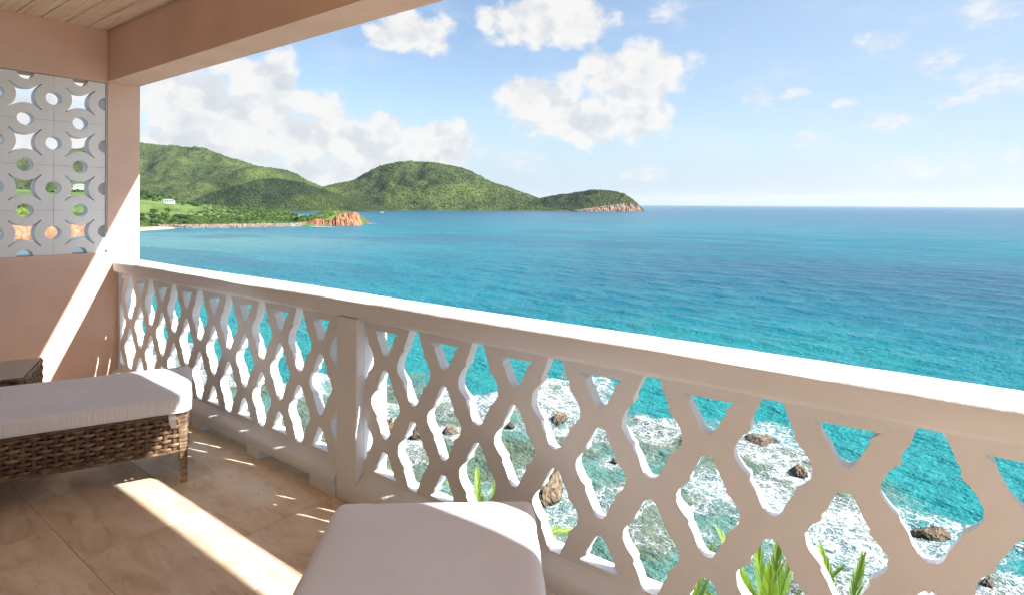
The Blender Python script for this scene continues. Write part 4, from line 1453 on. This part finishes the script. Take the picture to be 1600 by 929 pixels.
scrub_mass('bushes where the meadow runs out to the lagoon', band([(-690, 352), (-700, 372), (-712, 388)], 420, 0, 75, 11), 2.0, 4.2, M_leafA, 11, (G1, G2))

# palms on the spit and by the lagoon
def frond_mesh(name, length, mat, droop=0.9, leaf=0.42, n=22, seed=0, stiff=0.0, wid=0.035):
    r_ = random.Random(seed)
    bm = bmesh.new()
    def spine(t):
        a = R(58 - 78 * droop * t)
        return t
    pts = []
    x = z_ = 0.0
    N_ = 24
    for i in range(N_ + 1):
        t = i / N_
        pts.append(Vector((x, 0, z_)))
        a = R(70 - (70 * droop) * t ** 1.2 - 20 * droop)
        x += math.cos(a) * length / N_
        z_ += math.sin(a) * length / N_
    tube_bm(pts, lambda t: max(.002, .012 * length / 1.4 * (1 - .85 * t)), 5, bm)
    for i in range(n):
        t = 0.16 + 0.84 * i / (n - 1)
        k = t * N_
        j = min(int(k), N_ - 1)
        p = pts[j].lerp(pts[j + 1], k - j)
        d = (pts[j + 1] - pts[j]).normalized()
        ll = leaf * length * (math.sin(math.pi * min(1, .12 + t * .80)) ** .7) * r_.uniform(.85, 1.1)
        for sgn in (-1, 1):
            outd = (d * (0.75 + .5 * t + .45 * stiff) + Vector((0, sgn, 0)) * (1.0 - .45 * t - .25 * stiff) + Vector((0, 0, .25 - .1 * stiff))).normalized()
            side = outd.cross(Vector((0, 0, 1)))
            if side.length < 1e-3:
                side = Vector((1, 0, 0))
            side.normalize()
            up = outd.cross(side).normalized()
            side = (side + up * r_.uniform(-.7, .7)).normalized()
            hw = wid * length / 1.4 * r_.uniform(.7, 1.1) * .5
            prev = None
            for q in range(5):
                u = q / 4
                c_ = p + outd * ll * u + Vector((0, 0, -1)) * ll * u * u * (.28 - .25 * stiff)
                ww = hw * (1 - u) ** .6 * (0.55 + .9 * u if u < .5 else 1.0)
                cur = [bm.verts.new(c_ - side * ww), bm.verts.new(c_ + side * ww)] if q < 4 else [bm.verts.new(c_)]
                if prev:
                    if len(cur) == 2:
                        bm.faces.new([prev[0], prev[1], cur[1], cur[0]])
                    else:
                        bm.faces.new([prev[0], prev[1], cur[0]])
                prev = cur
    me = bpy.data.meshes.new(name)
    bm.to_mesh(me)
    bm.free()
    me.materials.append(mat)
    return me
def mat_leaf(name, a, b2):
    m, t, b = material(name)
    P = t.node('ShaderNodeNewGeometry').outputs['Position']
    oi = t.node('ShaderNodeObjectInfo').outputs['Random']
    c = t.mix(t.math('ADD', t.math('MULTIPLY', t.noise(P, 6, 3, .6), .7), t.math('MULTIPLY', oi, .3)), a, b2)
    t.put(b.inputs['Base Color'], c)
    b.inputs['Roughness'].default_value = 0.4
    tr = t.node('ShaderNodeBsdfTranslucent')
    t.put(tr.inputs[0], t.mix(0.5, c, (0.35, 0.55, 0.05)))
    mx = t.node('ShaderNodeMixShader')
    mx.inputs[0].default_value = 0.35
    out = m.node_tree.nodes['Material Output']
    t.l.new(b.outputs[0], mx.inputs[1])
    t.l.new(tr.outputs[0], mx.inputs[2])
    t.l.new(mx.outputs[0], out.inputs[0])
    return m
M_palm = mat_leaf('palm_leaf', (0.15, 0.27, 0.022), (0.34, 0.50, 0.07))
M_palmf = mat_leaf('far_palm_leaf', (0.05, 0.10, 0.015), (0.12, 0.19, 0.035))
def palm(name, loc, trunk_h, meshes, nf, cone, label, group=None, upright=(), trunk_r=.14, lean=(0, 0)):
    root = empty(name, loc)
    mesh_bm('trunk', tube_bm([(lean[0] * u * u, lean[1] * u * u, trunk_h * u) for u in [i / 14 for i in range(15)]], lambda t: trunk_r * (1.25 - .55 * t) * (1 + .05 * math.sin(t * 90)), 10), M_bark, root, True)
    top = Vector((lean[0], lean[1], trunk_h))
    for i in range(nf):
        me = random.choice(meshes)
        f = bpy.data.objects.new('frond', me)
        link(f, root)
        f.location = top
        el_ = random.uniform(*cone)
        f.rotation_euler = (random.uniform(-.2, .2), R(-el_), 2.4 * i + random.uniform(-.2, .2))
    for (azd, tilt, sc_) in upright:
        f = bpy.data.objects.new('frond', random.choice(meshes))
        link(f, root)
        f.location = top
        f.rotation_euler = (0, R(-tilt), R(azd))
        f.scale = (sc_,) * 3
    tag(root, label, 'palm tree', group)
    return root
ff = [frond_mesh('frond', 3.4, M_palmf, 1.0, .30, 12, s_, wid=.16) for s_ in (1, 2)]
pf = palm('palm_tree', (-650, 330, -22), 6.5, ff, 11, (-25, 35), 'small palm tree on the low spit in front of the lagoon', 'palms on the spit', trunk_r=.2, lean=(.6, .3))
psp = [(-640, 352), (-655, 345), (-638, 365), (-628, 392), (-664, 318), (-700, 352), (-716, 362), (-640, 382), (-632, 375), (-675, 300)]
for (x, y_) in psp:
    c = copy_tree(pf)
    c.location = (x, y_, -22.0)
    c.rotation_euler.z = random.uniform(0, 6)
    c.scale = (random.uniform(.8, 1.15),) * 3

# white house on the slope --------------------------------------------------------
m_, t_, b_ = material('white_house_paint')
b_.inputs['Base Color'].default_value = (0.55, 0.55, 0.53, 1)
b_.inputs['Roughness'].default_value = 0.6
M_hw = m_
m_, t_, b_ = material('pale_roof')
b_.inputs['Base Color'].default_value = (0.30, 0.31, 0.32, 1)
b_.inputs['Roughness'].default_value = 0.6
M_hr = m_
m_, t_, b_ = material('window_dark')
b_.inputs['Base Color'].default_value = (0.04, 0.05, 0.06, 1)
b_.inputs['Roughness'].default_value = 0.15
M_hg = m_
def house(name, x, y_, rz, w_, d_, h_, label, zbase):
    root = empty(name, (x, y_, zbase), rz)
    mesh_bm('wall', box_bm(-w_ / 2, w_ / 2, -d_ / 2, d_ / 2, -2, h_), M_hw, root)
    bm = bmesh.new()
    o_ = .6
    v = [bm.verts.new(p) for p in [(-w_ / 2 - o_, -d_ / 2 - o_, h_ + .01), (w_ / 2 + o_, -d_ / 2 - o_, h_ + .01), (w_ / 2 + o_, d_ / 2 + o_, h_ + .01), (-w_ / 2 - o_, d_ / 2 + o_, h_ + .01), (-w_ / 4, 0, h_ + 1.8), (w_ / 4, 0, h_ + 1.8)]]
    for f in ((0, 1, 5, 4), (2, 3, 4, 5), (1, 2, 5), (3, 0, 4), (3, 2, 1, 0)):
        bm.faces.new([v[i] for i in f])
    mesh_bm('roof', bm, M_hr, root)
    n = int(w_ / 3)
    for i in range(n):
        wx = -w_ / 2 + (i + .5) * w_ / n
        mesh_bm('window', box_bm(wx - .7, wx + .7, -d_ / 2 - .04, -d_ / 2 + .05, .9, 2.3), M_hg, root)
    mesh_bm('terrace', box_bm(-w_ / 2 - 1.5, w_ / 2 + 1.5, -d_ / 2 - 3, -d_ / 2 - .06, -1.8, -.1), M_hw, root)
    tag(root, label, 'house')
    return root
house('house', -852, 352, R(55), 15, 7, 3.2, 'low white house with pale roof on the grassy slope across the bay', height_at(-852, 352, (G1,)) + .6)
house('villa', -889, 262, R(60), 12, 8, 4, 'white villa among trees seen through the block screen', height_at(-889, 262, (G1,)) + 4)

# white boat out in the bay
bt_ = empty('boat', (-1310, 1110, SEA), R(40))
bm = bmesh.new()
rings = []
for (x, hw, zk) in ((-6, 1.6, 0), (-3, 2.0, -.2), (1, 1.9, -.2), (4, 1.2, .1), (6.5, .08, .9)):
    rings.append([bm.verts.new(p) for p in ((x, -hw, 1.4 + max(0, x) * .1), (x, -hw * .75, .2), (x, 0, zk - .3), (x, hw * .75, .2), (x, hw, 1.4 + max(0, x) * .1))])
for a, b in zip(rings, rings[1:]):
    for j in range(4):
        bm.faces.new([a[j], a[j + 1], b[j + 1], b[j]])
    bm.faces.new([a[4], a[0], b[0], b[4]])
bm.faces.new(rings[0])
mesh_bm('hull', bm, M_hw, bt_)
mesh_bm('cabin', box_bm(-3.5, 1.5, -1.2, 1.2, 1.45, 3.2, .3), M_hw, bt_)
tag(bt_, 'tiny white motor boat in the calm water below the island', 'boat')

# ------------------------------------------------------------------ shore rocks
def shore_rock(x, y_, wd, hg, seed, label, sharp=1.0):
    v, f = ico_base(5)
    r_ = np.random.default_rng(seed)
    d = np.ones(len(v))
    for k in range(16):
        n_ = r_.normal(size=3)
        n_[2] = abs(n_[2]) * .8
        n_ /= np.linalg.norm(n_)
        c = r_.uniform(.45, .85)
        q = v @ n_
        d = np.where(q > 0, np.minimum(d, c / np.maximum(q, 1e-4)), d)
    sp = 1 - np.abs(2 * fbm(v[:, 0] * 3 + v[:, 2] * 2 + seed, v[:, 1] * 3 - v[:, 2], 4, seed) - 1)
    d = d * (1 + .42 * sharp * (sp - .6)) + .10 * (fbm(v[:, 0] * 9 + seed, v[:, 1] * 9 + v[:, 2] * 7, 3, seed + 3) - .5)
    v = v * d[:, None]
    v *= np.array([wd, wd * r_.uniform(.6, .9), hg * 1.5])
    o = mesh_np('rock', v, f, M_shore, None, False)
    o.location = (x, y_, SEA + .1 * hg)
    o.rotation_euler.z = r_.uniform(0, 6)
    tag(o, label, 'rock', 'rocks in the surf below the balcony')
LABR = ['brown rock in the surf, left one of the close pair behind the lattice', 'low brown rock in the surf, right one of the close pair behind the lattice',
        'tallest jagged tan rock with dark cracks, just right of the near mattress corner', 'flat tan rock awash beneath the breaking wave, behind the middle lattice',
        'small round rock in foam between the pair and the flat rock', 'flat weedy rock with white wave breaking over its far edge, right of the middle',
        'small dark rock with water foaming round it, right of the flat weedy rock', 'dark rough rock in white foam nearest the right edge, second from it',
        'small brown rock half covered by rushing foam behind the middle lattice', 'low dark rock at the right edge, mostly under foam', 'narrow upright brown rock, leftmost of those in the surf']
for i, (x, y_, wd, hg) in enumerate(ROCKS):
    shore_rock(x, y_, wd * .8, hg, 100 + i, LABR[i])

# slope under the building
ng = 90
gx, gy = np.meshgrid(np.linspace(-60, 60, ng), np.linspace(-30, 44, ng), indexing='ij')
gz = -6.5 - .53 * np.maximum(gy, -6) - .30 * np.maximum(0, -gx - 3) - .12 * np.maximum(0, gx - 6) + 2.2 * (fbm(gx / 6, gy / 6, 5, 7) - .6)
gz = np.maximum(gz, SEA - 4)
ii = np.arange(ng * ng).reshape(ng, ng)
Fg = np.stack([ii[:-1, :-1], ii[1:, :-1], ii[1:, 1:], ii[:-1, 1:]], -1).reshape(-1, 4)
o = mesh_np('cliff_slope', np.stack([gx, gy, gz], -1).reshape(-1, 3), Fg, M_rock, None, True)
tag(o, kind='structure')

# palms whose crowns come up to the lattice -----------------------------------------
fn = [frond_mesh('frond', 1.5, M_palm, .30, .26, 34, s_, 1.0, wid=.022) for s_ in (11, 12, 13)]
def gz_at(x, y_):
    i = int(round((x + 60) / 120 * (ng - 1)))
    j = int(round((y_ + 30) / 74 * (ng - 1)))
    return gz[i, j]
def near_palm(x, y_, ztop, label, ups, nf=7):
    g0 = gz_at(x, y_)
    return palm('palm_tree', (x, y_, g0 - .3), ztop - g0 + .3, fn, nf, (-75, -45), label, 'palms below the balcony', ups, .10)
near_palm(-4.95, 5.85, -2.92, 'bright green palm tip showing just above the near mattress', [(0, 4, .66), (45, 10, .62), (90, 2, .70), (135, 12, .6), (180, 6, .68), (225, 9, .64), (270, 3, .72), (315, 11, .6)], 5)
near_palm(-1.85, 7.75, -4.05, 'upright green palm fronds at the lower right, left clump', [(20, 2, .98), (90, 8, .95), (160, 4, .92), (130, 18, .9), (285, 16, .96), (60, 14, .9), (250, 10, .98), (310, 6, .9), (200, 14, .95)])
near_palm(-1.15, 8.70, -4.45, 'upright green palm fronds at the lower right, right clump', [(0, 6, .95), (80, 3, .9), (190, 9, .98), (135, 15, .9), (310, 14, .93), (230, 20, .95), (270, 5, .88)])
near_palm(-2.55, 6.95, -3.80, 'single leaning green palm frond at the bottom, left of the upright clumps', [(340, 22, .95), (20, 18, .85)], 4)

# ------------------------------------------------------------------ sea air
hz = mesh_bm('haze', box_bm(-34000, 34000, -34000, 34000, SEA - 6, 460), M_sand)
hz.data.materials.clear()
hm = bpy.data.materials.new('sea_air')
hm.use_nodes = True
h_ = NT(hm.node_tree)
h_.n.remove(h_.n['Principled BSDF'])
pv = h_.node('ShaderNodeVolumePrincipled')
pv.inputs['Color'].default_value = (0.86, 0.93, 1.0, 1)
pv.inputs['Density'].default_value = 0.000024
pv.inputs['Anisotropy'].default_value = 0.2
h_.l.new(pv.outputs[0], h_.n['Material Output'].inputs['Volume'])
hz.data.materials.append(hm)
tag(hz, 'thin pale sea air softening the far hills', 'haze', kind='stuff')
